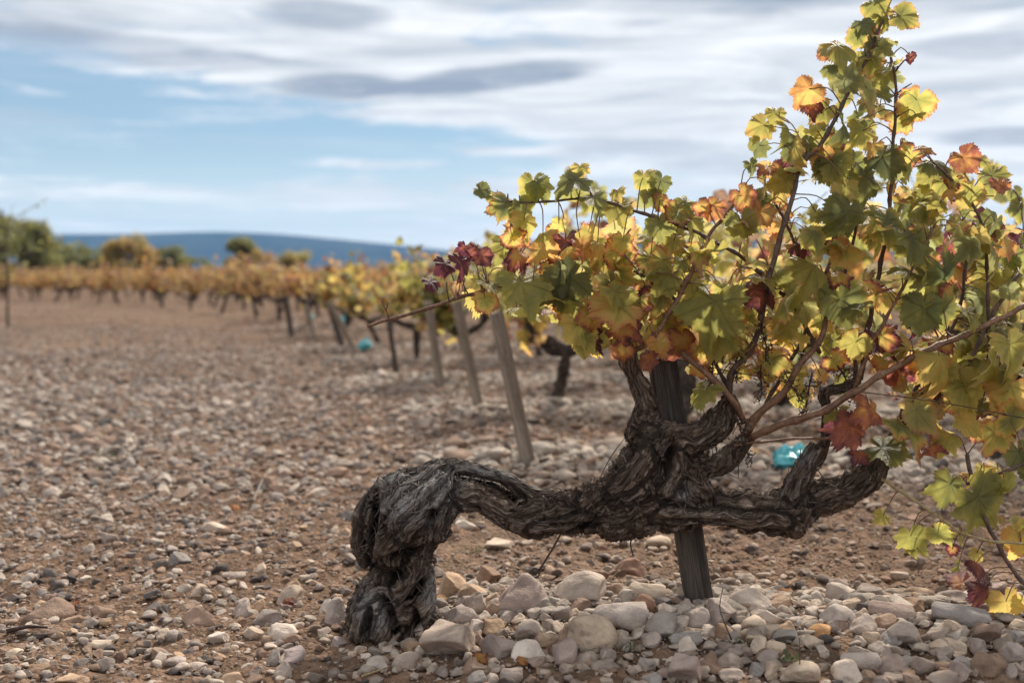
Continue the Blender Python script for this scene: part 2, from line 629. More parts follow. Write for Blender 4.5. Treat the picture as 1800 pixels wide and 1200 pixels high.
M_STRIP1 = simple_mat('bark_strip_grey', (.10, .085, .075), (.27, .235, .21), 60, (1, 1, 1), .85, .001, .2)
M_STRIP2 = simple_mat('bark_strip_brown', (.08, .058, .046), (.22, .165, .135), 60, (1, 1, 1), .85, .001, .2)
M_WEED = simple_mat('weed_green', (.05, .10, .02), (.12, .18, .04), 20, (1, 1, 1), .6, .001, .3)

# ------------------------------------------------------------------ ground, hills, haze
def axis_far(fine0, fine1, step, far, growth):
    far = min(far, 4800)
    a = list(np.arange(fine0, fine1, step))
    s = step
    x = a[-1]
    while x < far:
        s *= growth
        x += s
        a.append(min(x, far))
    b, s, x = [], step, fine0
    return np.array(a)


def build_ground():
    ys = axis_far(1.6, 7.0, .016, 14000, 1.035)
    ys = np.concatenate([[-60, -10, -2, 0.2, 1.0, 1.4], ys])
    xr = axis_far(0, 2.6, .016, 14000, 1.05)
    xs = np.concatenate([-xr[::-1][:-1], xr])
    X, Y = np.meshgrid(xs, ys)
    Z = ground_z(X, Y)
    nr = (np.abs(X) < 4) & (Y < 9)
    p = np.stack([X[nr] * 26, Y[nr] * 26, 0 * X[nr]], 1)
    Z[nr] += .012 * fbm(p, 3) * np.clip((9 - Y[nr]) / 3, 0, 1)
    v = np.stack([X, Y, Z], -1).reshape(-1, 3)
    nx, ny = len(xs), len(ys)
    i = np.arange(ny - 1)[:, None] * nx
    j = np.arange(nx - 1)[None]
    q = np.stack([i + j, i + j + 1, i + nx + j + 1, i + nx + j], -1).reshape(-1, 4)
    o = link('ground', make_mesh('ground', v, None, q, [M_SOIL]))
    tag(o, kind='structure')


build_ground()


def build_hill(name, prof, dist, depth, seed):
    """rounded ridge: crest heights measured along its length, falling off to the front and back"""
    px = np.linspace(prof[0][0], prof[-1][0], 220)
    py = np.interp(px, [a for a, b in prof], [b for a, b in prof])
    k = np.ones(15) / 15
    py = np.convolve(np.pad(py, 7, 'edge'), k, 'valid')
    x = (px - 900) / FPX * dist
    h = (478 - py) / FPX * dist
    us = np.linspace(-1, 1, 61)
    prof_u = np.clip(1 - np.abs(us) ** 1.7, 0, 1)
    X = np.repeat(x[None], len(us), 0)
    Y = dist + us[:, None] * depth + 0 * X
    Hh = h[None] * prof_u[:, None]
    nz = fbm(np.stack([X.ravel() / 420, Y.ravel() / 420, 0 * X.ravel() + seed], 1), 5).reshape(X.shape)
    Z = Hh * (1 + .10 * nz * (1 - prof_u[:, None] ** 6)) + .012 * h.max() * nz * prof_u[:, None] - 4
    v = np.stack([X, Y, Z], -1).reshape(-1, 3)
    n = len(px)
    i = np.arange(len(us) - 1)[:, None] * n
    j = np.arange(n - 1)[None]
    q = np.stack([i + j, i + j + 1, i + n + j + 1, i + n + j], -1).reshape(-1, 4)
    o = link(name, make_mesh(name, v, None, q, [M_HILL]))
    tag(o, kind='structure')


build_hill('hills', [(-900, 430), (-300, 420), (90, 408), (250, 411), (420, 402), (480, 406), (560, 415), (650, 424), (720, 430), (820, 441), (950, 452),
                     (1100, 462), (1500, 470), (2600, 474)], 4000, 600, 1.0)
build_hill('hill', [(640, 472), (720, 455), (800, 436), (900, 424), (1000, 412), (1100, 402), (1250, 394), (1500, 400), (1900, 410), (2700, 430)], 2600, 500, 7.0)


def build_haze():
    m, N, out = new_mat('haze_air')
    v = N.n('ShaderNodeVolumePrincipled')
    v.inputs['Color'].default_value = (.24, .52, 1, 1)
    v.inputs['Density'].default_value = HAZE
    v.inputs['Anisotropy'].default_value = 0.0
    N.link(v.outputs[0], out.inputs['Volume'])
    x0, x1, y0, y1, z0, z1 = -6000, 6000, -400, 4900, -30, 210
    c = [(x, y, z) for x in (x0, x1) for y in (y0, y1) for z in (z0, z1)]
    f = [(0, 1, 3, 2), (4, 6, 7, 5), (0, 4, 5, 1), (2, 3, 7, 6), (0, 2, 6, 4), (1, 5, 7, 3)]
    o = link('haze', make_mesh('haze', c, None, f, [m], False))
    tag(o, kind='stuff')


HAZE = 1.25e-4

# ------------------------------------------------------------------ stones
def ico(sub):
    import bmesh
    bm = bmesh.new()
    bmesh.ops.create_icosphere(bm, subdivisions=sub, radius=1)
    v = np.array([p.co[:] for p in bm.verts])
    f = np.array([[p.index for p in q.verts] for q in bm.faces])
    bm.free()
    return v, f


_IV, _IF = ico(4)
_IVl, _IFl = ico(3)


def stone_mesh(k, seed, V, F, angular=.5, pits=False):
    g = np.random.default_rng(seed)
    v = V.copy()
    nf = g.integers(7, 13)
    for _ in range(nf):
        n = g.normal(size=3)
        n /= np.linalg.norm(n)
        d = g.uniform(.42, .78) if g.random() < angular else g.uniform(.70, .92)
        e = v @ n - d
        e = np.where(e > 0, e, 0)
        v -= (e * .97)[:, None] * n
    nr = V
    v += nr * (.10 * perlin(V * 1.3 + seed * 3.1) + .045 * perlin(V * 3.2 + seed) + .018 * perlin(V * 8 + seed * 2))[:, None]
    if pits:
        pt = np.maximum(perlin(V * 5.2 + 40), perlin(V * 7.5 + 11))
        v -= nr * (np.clip(pt - .36, 0, .25) * .8)[:, None]
    v -= (v.max(0) + v.min(0)) / 2
    v /= (v.max(0) - v.min(0)) / 2
    return make_mesh('stone', v, F, None, [M_STONE])


STONES = [stone_mesh(k, 100 + k, _IV, _IF, .85) for k in range(14)]
PITTED = stone_mesh(0, 300, _IV, _IF, .15, True)
PEBBLES = [stone_mesh(k, 400 + k, _IVl, _IFl, .8) for k in range(10)]

TONES = {'g': (.34, .315, .30), 'p': (.315, .28, .275), 'c': (.47, .425, .365), 'w': (.52, .50, .475), 'b': (.27, .21, .17), 't': (.39, .31, .235),
         'r': (.33, .22, .17), 'd': (.12, .112, .11), 'o': (.42, .27, .15), 'u': (.26, .265, .275)}
TONES = {k: (v[0] * 1.18, v[1] * 1.04, v[2] * .94) for k, v in TONES.items()}     # warm limestone country

HEAP = 'stones heaped along the bank under the vine row'
FLOOR = 'stones lying on the gravelly vineyard floor'
# px, py, width, height, tone, mesh, tilt, label
BIG = [
 (789, 1123, 102, 64, 'g', 0, 0, 'largest grey stone beside the foot of the trunk, flat topped and broad sided'),
 (878, 1134, 68, 42, 'p', 1, 6, 'smooth mauve grey slab just right of the largest flat topped stone'),
 (929, 1142, 62, 40, 'w', 2, 4, 'angular pale stone with a white rim right of the mauve grey slab'),
 (993, 1149, 44, 54, 'p', 3, 0, 'smooth upright stone leaning below the pitted boulder'),
 (1040, 1111, 92, 66, 'c', 'P', 0, 'rounded tan boulder pocked with small holes in the front of the bank'),
 (1090, 1083, 94, 54, 'g', 5, -4, 'long smooth grey boulder behind the pitted tan boulder'),
 (1021, 1034, 92, 60, 'w', 6, 0, 'large pale wedge shaped stone crowning the bank left of the dark stake'),
 (913, 1044, 98, 70, 'p', 7, -8, 'large dark mauve boulder on the bank below the iron eye rod'),
 (795, 1032, 57, 56, 't', 8, 0, 'cracked tan block with a white top right against the trunk'),
 (835, 1061, 42, 40, 'g', 9, 0, 'upright knobbly grey stone between the cracked tan block and the dark mauve boulder'),
 (812, 1079, 58, 35, 'g', 10, 5, 'rough pitted grey stone sitting above the largest flat topped stone'),
 (873, 1070, 39, 26, 'b', 11, 0, 'brown brick shaped stone in front of the dark mauve boulder'),
 (1023, 1065, 42, 26, 'b', 12, 0, 'small olive brown oval stone under the pale wedge'),
 (927, 1108, 45, 38, 'g', 13, 0, 'rounded grey stone in the dip left of the pitted boulder'),
 (958, 1123, 39, 26, 't', 1, 0, 'yellowish rounded stone touching the pitted boulder on its left'),
 (740, 1106, 26, 35, 'w', 4, 0, 'cream upright pebble at the foot of the trunk'),
 (663, 1164, 38, 27, 'w', 2, 0, 'white angular stone lying below the foot of the trunk'),
 (714, 1162, 52, 32, 'g', 6, 0, 'flat grey stone lying between the white angular stone and the largest flat topped one'),
 (899, 1186, 40, 30, 'g', 5, 0, 'round grey stone by two orange fallen leaves near the bottom edge'),
 (839, 1190, 37, 22, 'u', 9, 0, 'slate coloured stone beside the orange fallen leaf near the bottom edge'),
 (866, 1103, 39, 32, 't', 3, 15, 'tilted tan stone with a pale ridge behind the mauve grey slab'),
 (857, 1012, 48, 40, 'b', 8, 0, 'brown pyramid shaped stone behind the bank right of the trunk'),
 (834, 1040, 53, 32, 't', 11, 10, None),
 (989, 1078, 40, 31, 'g', 0, 0, None), (990, 1115, 28, 33, 't', 7, 0, None), (838, 1106, 36, 32, 'g', 12, 0, None),
 (1136, 1040, 65, 36, 'c', 5, 8, 'smooth cream boulder on top of the bank just left of the dark stake'),
 (1132, 1060, 41, 39, 'r', 10, 0, 'pinkish brown stone tucked under the smooth cream boulder'),
 (1163, 1097, 59, 47, 'u', 6, 4, 'blue grey slab with a sharp upper edge left of the stake foot'),
 (1204, 1074, 30, 25, 'w', 9, 0, None),
 (1225, 1089, 46, 42, 'g', 3, 0, 'rounded grey stone with a mossy top right below the dark stake'),
 (1246, 1110, 35, 22, 'g', 12, 0, None),
 (1264, 1076, 60, 52, 'g', 8, 0, 'tall pointed grey stone behind the thin sprouting twig'),
 (1317, 1053, 74, 42, 'w', 2, -4, 'broad pale angular boulder right of the dark stake on top of the bank'),
 (1372, 1060, 38, 29, 't', 4, 0, 'tan ball shaped stone at the end of the broad pale boulder'),
 (1348, 1084, 57, 30, 'g', 11, 6, None), (1322, 1097, 45, 30, 'c', 13, 0, None), (1350, 1106, 44, 26, 'c', 1, -12, None), (1381, 1117, 50, 25, 'u', 0, -6, None),
 (1204, 1175, 64, 58, 'p', 0, 0, 'big brownish flat faced stone at the bottom edge below the dark stake'),
 (1246, 1160, 35, 35, 'b', 7, 0, 'dark brown stone right of the big flat faced stone'),
 (1284, 1160, 46, 32, 'g', 10, 12, None), (1289, 1184, 52, 22, 'g', 2, 6, None), (1205, 1134, 37, 28, 'w', 9, -8, 'chalk white stone above the big flat faced stone'),
 (1205, 1121, 55, 22, 'u', 5, -4, None), (1144, 1125, 37, 27, 'g', 3, 0, None), (1350, 1153, 38, 23, 'g', 6, 0, None), (1333, 1176, 38, 25, 'u', 8, 0, None),
 (1358, 1179, 30, 30, 'c', 12, 0, None), (1405, 1182, 67, 38, 'c', 13, -8, 'wide cream stone behind the small dark green weed'), (1136, 1167, 32, 28, 'g', 1, 0, None),
 (1110, 994, 54, 38, 'r', 2, 0, 'reddish triangular rock on the bare soil behind the bank'),
 (1433, 1044, 45, 21, 'c', 11, 0, None), (1475, 1043, 58, 43, 'w', 8, -8, 'pale humped stone highest on the right part of the bank'),
 (1528, 1042, 52, 33, 'g', 0, 10, 'grey sloping stone beside the pale humped stone'), (1494, 1062, 41, 24, 'c', 4, 0, None),
 (1472, 1079, 62, 38, 'w', 10, 4, 'pale rounded boulder below the pale humped stone'), (1561, 1074, 79, 38, 'p', 5, 8, 'long grey loaf shaped stone in the middle of the right bank'),
 (1515, 1096, 56, 36, 'g', 7, 0, None), (1556, 1093, 42, 29, 'b', 3, 0, None), (1581, 1114, 58, 43, 'g', 13, 0, 'big round grey stone below the long loaf shaped stone'),
 (1560, 1124, 33, 32, 'u', 9, 0, None), (1530, 1120, 33, 24, 'c', 1, -8, None), (1424, 1092, 36, 19, 'c', 12, 0, None),
 (1439, 1108, 46, 23, 'o', 6, 0, 'orange brown stone in the right bank'), (1428, 1125, 40, 26, 'c', 11, 0, None),
 (1681, 1080, 100, 42, 'u', 5, 10, 'longest flat blue grey stone beside the dark red hanging leaves'), (1675, 1048, 61, 25, 'g', 2, 0, None), (1675, 1103, 43, 30, 'c', 8, 0, None),
 (1649, 1112, 43, 32, 'g', 4, 0, None), (1734, 1112, 52, 36, 'b', 0, 0, 'dull brown rounded block below the yellow hanging leaf'), (1780, 1117, 42, 23, 'u', 1, 0, None),
 (1778, 1144, 48, 40, 'g', 10, -8, 'wide grey stone at the right border below the brown block'), (1721, 1136, 38, 27, 'g', 12, 0, None), (1672, 1129, 35, 22, 'c', 3, 0, None),
 (1685, 1140, 31, 24, 'c', 6, 0, None), (1645, 1135, 38, 20, 'c', 13, 0, None), (1553, 1148, 33, 29, 'g', 7, 0, None), (1487, 1178, 53, 44, 'w', 2, 6, 'square pale stone at the bottom edge of the right bank'),
 (1509, 1162, 68, 37, 'g', 5, 0, 'flat grey stone behind the square pale stone'), (1567, 1168, 56, 35, 'p', 9, 0, None), (1620, 1166, 47, 34, 'g', 11, -6, None),
 (1688, 1180, 46, 40, 'p', 8, 0, 'mauve flat faced stone at the bottom edge near the right border'), (1738, 1169, 61, 42, 'b', 1, 18, 'brown slanting slab near the bottom right corner'),
 (1656, 1190, 60, 25, 'g', 4, 0, None), (1570, 1192, 44, 20, 'g', 0, 0, None), (1775, 1181, 24, 26, 'g', 3, 0, None), (1609, 1063, 42, 24, 'b', 12, 0, None),
 (1567, 1042, 36, 18, 'c', 6, 0, None), (1612, 1040, 58, 21, 't', 10, 0, None), (1648, 1055, 36, 20, 'g', 13, 0, None), (1617, 1085, 35, 21, 'g', 7, 0, None),
 (84, 1068, 84, 46, 'b', 7, -4, 'largest brown stone on the bare ground far from the vine, with hollows in its side'),
 (350, 1080, 60, 45, 'b', 2, -28, 'dark slanting wedge of stone on the gravel left of the pale cluster'),
 (313, 980, 45, 29, 'u', 8, 8, 'blue grey pointed stone lying alone on the brown gravel'),
 (425, 1069, 38, 38, 'g', 9, 0, None), (455, 1065, 22, 35, 't', 3, 0, None), (510, 1044, 47, 44, 'c', 6, 0, 'cream pyramid shaped stone left of the trunk foot'),
 (494, 1106, 62, 38, 'w', 10, -8, 'whitish rough boulder left of the trunk foot'), (472, 1083, 51, 27, 'g', 12, 0, None), (385, 1118, 38, 25, 'w', 0, 0, None), (446, 1108, 34, 25, 'c', 11, 0, None),
 (126, 1088, 40, 22, 'b', 4, 0, 'flat brown stone touching the largest brown stone'), (180, 1073, 54, 24, 'b', 1, 8, 'low brown stone with a shadowed hollow beneath it'), (177, 1130, 41, 20, 'c', 5, 0, None),
 (308, 1161, 39, 21, 'g', 13, 0, None), (340, 1170, 44, 18, 'g', 6, 0, None), (128, 1192, 54, 20, 't', 0, 0, None), (495, 1174, 35, 38, 'g', 7, 0, None), (481, 1152, 28, 37, 'g', 9, 0, None),
 (515, 1150, 42, 36, 'p', 3, 0, None), (412, 1189, 45, 25, 't', 2, 0, None), (277, 1146, 37, 25, 'b', 8, 0, None), (86, 1006, 28, 26, 'd', 10, 0, 'nearly black stone standing up from the gravel above the largest brown stone'),
 (267, 1041, 29, 20, 'd', 4, 0, None), (412, 1009, 42, 15, 'w', 5, 0, None), (352, 1037, 31, 26, 'c', 12, 0, None), (191, 943, 37, 24, 'g', 1, 0, None), (376, 924, 44, 25, 'c', 11, 0, None),
 (302, 1116, 22, 28, 'g', 13, 0, None), (276, 1067, 39, 21, 'd', 0, -8, None), (24, 1145, 30, 16, 'c', 6, 0, None), (68, 1172, 39, 18, 'b', 3, 0, None),
 (593, 1069, 40, 58, 'g', 2, 0, 'upright grey stone standing right against the left of the trunk foot'), (594, 1127, 32, 27, 'p', 8, 0, None), (573, 1065, 28, 32, 'w', 9, 0, None),
 (590, 828, 46, 22, 'b', 6, 0, 'brown low pyramid of stone on the gravel above the twisted trunk'), (405, 880, 38, 28, 't', 4, 0, None), (485, 872, 36, 22, 'g', 10, 0, None), (560, 865, 40, 20, 'w', 12, 0, None),
 (615, 905, 34, 24, 'u', 1, 0, None), (640, 990, 30, 26, 'u', 5, 0, None), (880, 955, 56, 24, 'c', 0, 4, None), (820, 920, 40, 20, 'w', 11, 10, None), (1155, 950, 46, 22, 'c', 13, 0, None), (1095, 948, 44, 22, 'w', 7, 0, None),
]
placed, RECS = [], []
_sf = P(1230, 1066, 2.71)
placed.append((_sf[0], _sf[1] - .02, .05))


def put_stone(px, py, w, h, tone, mesh, tilt, label, group, lift=.32, name='stone'):
    c = on_ground(px, py + .28 * h)
    mpp = c[1] / FPX
    sx, sz = w * mpp / 2 * 1.05, h * mpp / 2 * 1.05
    sz *= 1.12
    sy = (sx * .55 + sz * .45) * random.uniform(.85, 1.15)
    o = bpy.data.objects.new(name, mesh)
    sc.collection.objects.link(o)
    o.location = (c[0], c[1], c[2] + sz * lift)
    o.rotation_euler = (R(random.uniform(-8, 8)), R(tilt), 0)
    o.scale = (sx, sy, sz)
    j = random.uniform(.88, 1.12)
    tn = TONES[tone]
    w_ = random.uniform(-.012, .012)
    o.color = (min(1, tn[0] * j + w_), tn[1] * j, max(0, tn[2] * j - w_), 1)
    placed.append((c[0], c[1], max(sx, sy)))
    RECS.append([o, px, py, w, h, tone, label])
    tag(o, label, 'stone', group)
    return o


WORD = {'g': 'grey', 'p': 'mauve grey', 'c': 'cream', 'w': 'whitish', 'b': 'brown', 't': 'tan', 'r': 'reddish', 'd': 'blackish', 'o': 'orange brown', 'u': 'blue grey'}


def auto_label(px, tone, small):
    return 'auto', (FLOOR if px < 620 else HEAP)


def build_stones():
    for (px, py, w, h, tone, k, tilt, lab) in BIG:
        me = PITTED if k == 'P' else STONES[k]
        l2, grp = auto_label(px, tone, False)
        put_stone(px, py, w, h, tone, me, tilt, lab or l2, grp, .34 if px > 620 and py > 1000 else .12)
    n = 0
    tries = 0
    while n < 168 and tries < 9000:
        tries += 1
        if random.random() < .80:
            px = random.uniform(640, 1800)
            py = 1040 + abs(random.gauss(40, 60)) if random.random() < .8 else random.uniform(1020, 1200)
            w = random.uniform(17, 36)
        else:
            px = random.uniform(0, 640)
            py = random.uniform(920, 1198)
            w = random.uniform(15, 27)
        if py > 1200:
            continue
        if 610 < px < 770 and py < 1130:
            continue
        h = w * random.uniform(.55, .95)
        c = on_ground(px, py + .28 * h)
        r = w * c[1] / FPX / 2
        if any((c[0] - a) ** 2 + ((c[1] - b) * .8) ** 2 < (.62 * (r + q)) ** 2 for a, b, q in placed):
            continue
        tone = random.choice('ggggpcccwwtbu' if px > 640 else 'ggccttbbdw')
        l2, grp = auto_label(px, tone, True)
        put_stone(px, py, w, h, tone, random.choice(STONES), random.uniform(-14, 14), l2, grp, .25)
        n += 1


build_stones()


def build_gravel():
    pts, rot, scl, col, idx = [], [], [], [], []
    g = np.random.default_rng(21)

    def scatter(y0, y1, dens, s0, s1, keep_all=False):
        n = int(dens * .80 * (y1 * y1 - y0 * y0))
        y = np.sqrt(g.uniform(y0 * y0, y1 * y1, n))
        x = g.uniform(-.80, .80, n) * y
        # stony bands on the banks, barer soil between them
        band = np.exp(-((y - (2.72 - .1 * x)) / .36) ** 2) * (x > -.3)
        for ry, rx in ROWS[:8]:
            band = np.maximum(band, np.exp(-((y - (ry - .1 * (x - rx))) / .55) ** 2) * (x > rx - .5))
        path = 1 / (1 + np.exp((x - np.interp(y, [2, 5, 9, 14, 30], [-.45, -.55, -1.2, -3, -12])) / .35))
        pat = .5 + .5 * np.clip(fbm(np.stack([x * 1.1, y * 1.1, 0 * x + 5], 1), 3) * 1.6, -1, 1)
        stony = np.clip(.34 + .55 * band + .42 * path + .35 * (pat - .5), .12, 1)
        keep = g.random(n) < stony * np.clip((.80 - np.abs(x / y)) / .22, 0, 1)
        x, y, band, path = x[keep], y[keep], band[keep], path[keep]
        n = len(x)
        s = s0 * (s1 / s0) ** (g.random(n) ** 2.2) * (.85 + .35 * band)
        z = ground_z(x, y)
        base = np.stack([.36 + 0 * x, .30 + 0 * x, .25 + 0 * x], 1)
        tone = g.random(n)
        warm = np.array([.32, .225, .17])
        grey = np.array([.31, .265, .235])
        pale = np.array([.52, .445, .375])
        dark = np.array([.115, .10, .095])
        c = np.where((tone < .36)[:, None], warm, np.where((tone < .62)[:, None], grey, np.where((tone < .93)[:, None], pale * .9, dark)))
        m = np.clip(band * .8, 0, 1)[:, None] * (g.random((n, 1)) < .6)
        c = c * (1 - m) + np.array([.44, .385, .33]) * m
        m2 = np.clip((1 - band) * (1 - path) * .6, 0, 1)[:, None]
        c = c * (1 - m2) + c * np.array([.88, .72, .62]) * m2
        c = c * (1 - path[:, None] * np.array([.02, .02, .01]))     # the driven strip is greyer
        c *= g.uniform(.75, 1.2, (n, 1))
        asp = np.stack([g.uniform(.8, 1.3, n), g.uniform(.7, 1.1, n), g.uniform(.45, .85, n)], 1)
        pts.append(np.stack([x, y, z + s * .12], 1))
        rot.append(np.stack([g.normal(0, .25, n), g.normal(0, .25, n), g.uniform(0, 6.28, n)], 1))
        scl.append(asp * s[:, None] / 2)
        col.append(np.concatenate([np.clip(c, 0, 1), np.ones((n, 1))], 1))
        idx.append(g.integers(0, len(PEBBLES), n))

    scatter(2.0, 4.6, 2300, .010, .040)
    scatter(2.0, 4.2, 3800, .004, .011)
    scatter(2.2, 4.6, 230, .025, .055)
    scatter(4.4, 8.5, 1250, .018, .066)
    scatter(4.4, 8.5, 700, .010, .024)
    scatter(4.2, 9.0, 60, .06, .11)
    scatter(8.3, 12.5, 420, .022, .075)
    scatter(12.3, 18, 170, .022, .065)
    scatter(17.5, 36, 16, .03, .08)
    pts, rot, scl, col, idx = (np.concatenate(a) for a in (pts, rot, scl, col, idx))
    me = bpy.data.meshes.new('gravel')
    me.vertices.add(len(pts))
    me.vertices.foreach_set('co', pts.astype(np.float32).ravel())
    for nm, typ, fld, dat in (('rot', 'FLOAT_VECTOR', 'vector', rot), ('scl', 'FLOAT_VECTOR', 'vector', scl), ('col', 'FLOAT_COLOR', 'color', col), ('idx', 'INT', 'value', idx)):
        a = me.attributes.new(nm, typ, 'POINT')
        a.data.foreach_set(fld, np.ascontiguousarray(dat, np.int32 if typ == 'INT' else np.float32).ravel())
    me.update()
    o = link('gravel', me)
    tag(o, kind='stuff')
    # the pebble shapes that the gravel repeats are ten pebbles lying in view near the camera
    src = []
    spots = [(40, 1110), (230, 1185), (250, 1100), (330, 1130), (540, 1185), (620, 1150), (1000, 1190), (1110, 1180), (1250, 1190), (1450, 1150)]
    for k, me2 in enumerate(PEBBLES):
        px, py = spots[k]
        l2, grp = auto_label(px, 'c', True)
        src.append(put_stone(px, py, 18, 13, random.choice('cgt'), me2, 0, l2, grp, .25))
    ng = bpy.data.node_groups.new('gravel_scatter', 'GeometryNodeTree')
    ng.interface.new_socket('Geometry', in_out='INPUT', socket_type='NodeSocketGeometry')
    ng.interface.new_socket('Geometry', in_out='OUTPUT', socket_type='NodeSocketGeometry')
    nn = ng.nodes.new
    gi, go = nn('NodeGroupInput'), nn('NodeGroupOutput')
    join = nn('GeometryNodeJoinGeometry')
    for s in src:
        oi = nn('GeometryNodeObjectInfo')
        oi.transform_space = 'ORIGINAL'
        oi.inputs['Object'].default_value = s
        oi.inputs['As Instance'].default_value = False
        g2 = nn('GeometryNodeGeometryToInstance')
        ng.links.new(oi.outputs['Geometry'], g2.inputs[0])
        ng.links.new(g2.outputs[0], join.inputs[0])
    iop = nn('GeometryNodeInstanceOnPoints')
    ng.links.new(gi.outputs[0], iop.inputs['Points'])
    ng.links.new(join.outputs[0], iop.inputs['Instance'])
    iop.inputs['Pick Instance'].default_value = True
    for nm, typ, sock in (('idx', 'INT', 'Instance Index'), ('rot', 'FLOAT_VECTOR', 'Rotation'), ('scl', 'FLOAT_VECTOR', 'Scale')):
        na = nn('GeometryNodeInputNamedAttribute')
        na.data_type = typ
        na.inputs['Name'].default_value = nm
        ng.links.new(na.outputs['Attribute'], iop.inputs[sock])
    sm = nn('GeometryNodeSetMaterial')
    sm.inputs['Material'].default_value = M_GRAVEL
    ng.links.new(iop.outputs[0], sm.inputs['Geometry'])
    ng.links.new(sm.outputs[0], go.inputs[0])
    md = o.modifiers.new('scatter', 'NODES')
    md.node_group = ng
    return len(pts)


n_gravel = build_gravel()

_STOP = set('beside just right left with in on below behind at leaning sitting tucked against touching near from highest crowning lying standing under between the pocked above and'.split())


def short(lab):
    out = []
    for wd in lab.split():
        if wd.strip(',') in _STOP:
            break
        out.append(wd.strip(','))
    return ' '.join(out[:5])


def name_stones():
    """each lesser stone is named after the well-marked stone that lies nearest to it"""
    marks = [(px, py, w, h, short(lab)) for o, px, py, w, h, tone, lab in RECS if not lab.startswith('auto')]
    cnt = {}
    for m in marks:
        cnt[m[4]] = cnt.get(m[4], 0) + 1
    marks = [m for m in marks if cnt[m[4]] == 1 and len(m[4].split()) > 2]
    used = set()
    for o, px, py, w, h, tone, lab in RECS:
        if not lab.startswith('auto'):
            used.add(lab)
            continue
        size = 'tiny' if w < 20 else 'small' if w < 30 else 'middling'
        ar = h / w
        shp = 'flat' if ar < .58 else 'low' if ar < .72 else 'blocky' if ar < .9 else 'upright'
        near = sorted(marks, key=lambda m: math.hypot(m[0] - px, 1.6 * (m[1] - py)))
        for far, m in enumerate(near[:7]):
            dx, dy = px - m[0], py - m[1]
            if abs(dy) * 1.8 > abs(dx):
                rel = 'in front of' if dy > 0 else 'behind'
            else:
                rel = 'right of' if dx > 0 else 'left of'
            gap = 'close ' if math.hypot(dx, dy) < .75 * (m[2] + w) else ''
            t = f'{size} {shp} {WORD[tone]} stone {gap}{rel} the {m[4]}'
            if t not in used:
                break
        used.add(t)
        o['label'] = t



name_stones()

# ------------------------------------------------------------------ leaf shapes
_LA = np.radians([0, 10, 20, 27, 36, 46, 52, 60, 70, 79, 88, 98, 108, 120, 134, 150, 163, 173, 180])
_LR = np.array([1.0, .92, .82, .75, .80, .88, .92, .86, .78, .72, .75, .79, .79, .73, .68, .62, .50, .28, .12])


def leaf_shape(seed, n=60, rings=(.28, .55, .8, 1.0), curl=.3, tooth=.06):
    """one five-lobed toothed blade: base at the origin, tip along +y, upper face +z"""
    g = np.random.default_rng(seed)
    th = np.linspace(-np.pi, np.pi, n, endpoint=False) + np.pi / n
    lob = g.uniform(.90, 1.12, 2)
    r = np.interp(np.abs(th), _LA, _LR * (1 + .06 * g.normal(size=len(_LA))))
    r = r * np.where(th < 0, lob[0], lob[1])
    tt = np.where(np.arange(n) % 2 == 0, 1.0, -1.0) * tooth * g.uniform(.2, 1.5, n) + .035 * np.sin(th * 11 + g.uniform(0, 6)) * (n > 30)
    r = r * (1 + tt)
    vs = [np.zeros((1, 2))]
    ed = [np.zeros(1)]
    for k in rings:
        rr = r if k == 1.0 else np.convolve(np.pad(r, 2, 'wrap'), np.ones(5) / 5, 'valid') * (1 - .04)
        vs.append(np.stack([np.sin(th) * rr * k, np.cos(th) * rr * k], 1))
        ed.append(np.full(n, k))
    xy = np.concatenate(vs)
    ed = np.concatenate(ed)
    x, y = xy[:, 0], xy[:, 1]
    rad = np.hypot(x, y)
    a = np.arctan2(x, y)
    z = g.uniform(-.05, .35) * np.abs(x) - curl * g.uniform(.5, 1.3) * rad ** 2 * .5
    z += (.11 * np.sin(a * 5 + g.uniform(0, 6)) + .06 * np.sin(a * 3 + g.uniform(0, 6))) * rad ** 1.5 + .07 * np.sin(a * 9 + g.uniform(0, 6)) * rad ** 2
    z += curl * .5 * g.normal() * x * y
    z += -.05 * (np.cos(a * 6.9) > .7) * rad
    # bend the blade about its own midrib and along it
    bend = g.uniform(-.5, .9) * curl * 1.4
    ang = y * bend
    y2 = np.where(abs(bend) > .05, np.sin(ang) / bend if abs(bend) > .05 else y, y)
    z2 = z - (1 - np.cos(ang)) / (bend if abs(bend) > .05 else 1)
    v = np.stack([x * (1 - .12 * np.abs(curl)), y2, z2], 1)
    tr = [[0, 1 + j, 1 + (j + 1) % n] for j in range(n)]
    q = []
    for k in range(len(rings) - 1):
        o1, o2 = 1 + k * n, 1 + (k + 1) * n
        for j in range(n):
            q.append([o1 + j, o2 + j, o2 + (j + 1) % n, o1 + (j + 1) % n])
    lp = np.stack([x, y, 0 * x], 1)
    return v, np.array(tr)[:, ::-1], np.array(q)[:, ::-1], lp, ed


LEAF = [leaf_shape(50 + k, 72, (.35, .7, 1.0), c) for k, c in enumerate((.25, .35, .5, .6, .7, .45, .8, 1.0, .7, .5, 1.3, .9, 1.6, .3, 1.1, .65))]
LEAF_ME = [make_mesh('leaf', v, t, q, [M_LEAF], True, {'lp': ('FLOAT_VECTOR', lp), 'edge': ('FLOAT', ed)}) for v, t, q, lp, ed in LEAF]
# plain ones for the rows behind
LEAF_LO = [leaf_shape(80 + k, 15, (.55, 1.0), c, .03) for k, c in enumerate((.2, .4, .6, .9))]


def rot_from(nrm, tip):
    nrm = np.asarray(nrm, float)
    nrm = nrm / np.linalg.norm(nrm)
    tip = np.asarray(tip, float)
    tip = tip - nrm * np.dot(tip, nrm)
    tip = tip / (np.linalg.norm(tip) + 1e-9)
    return np.stack([np.cross(tip, nrm), tip, nrm], 1)


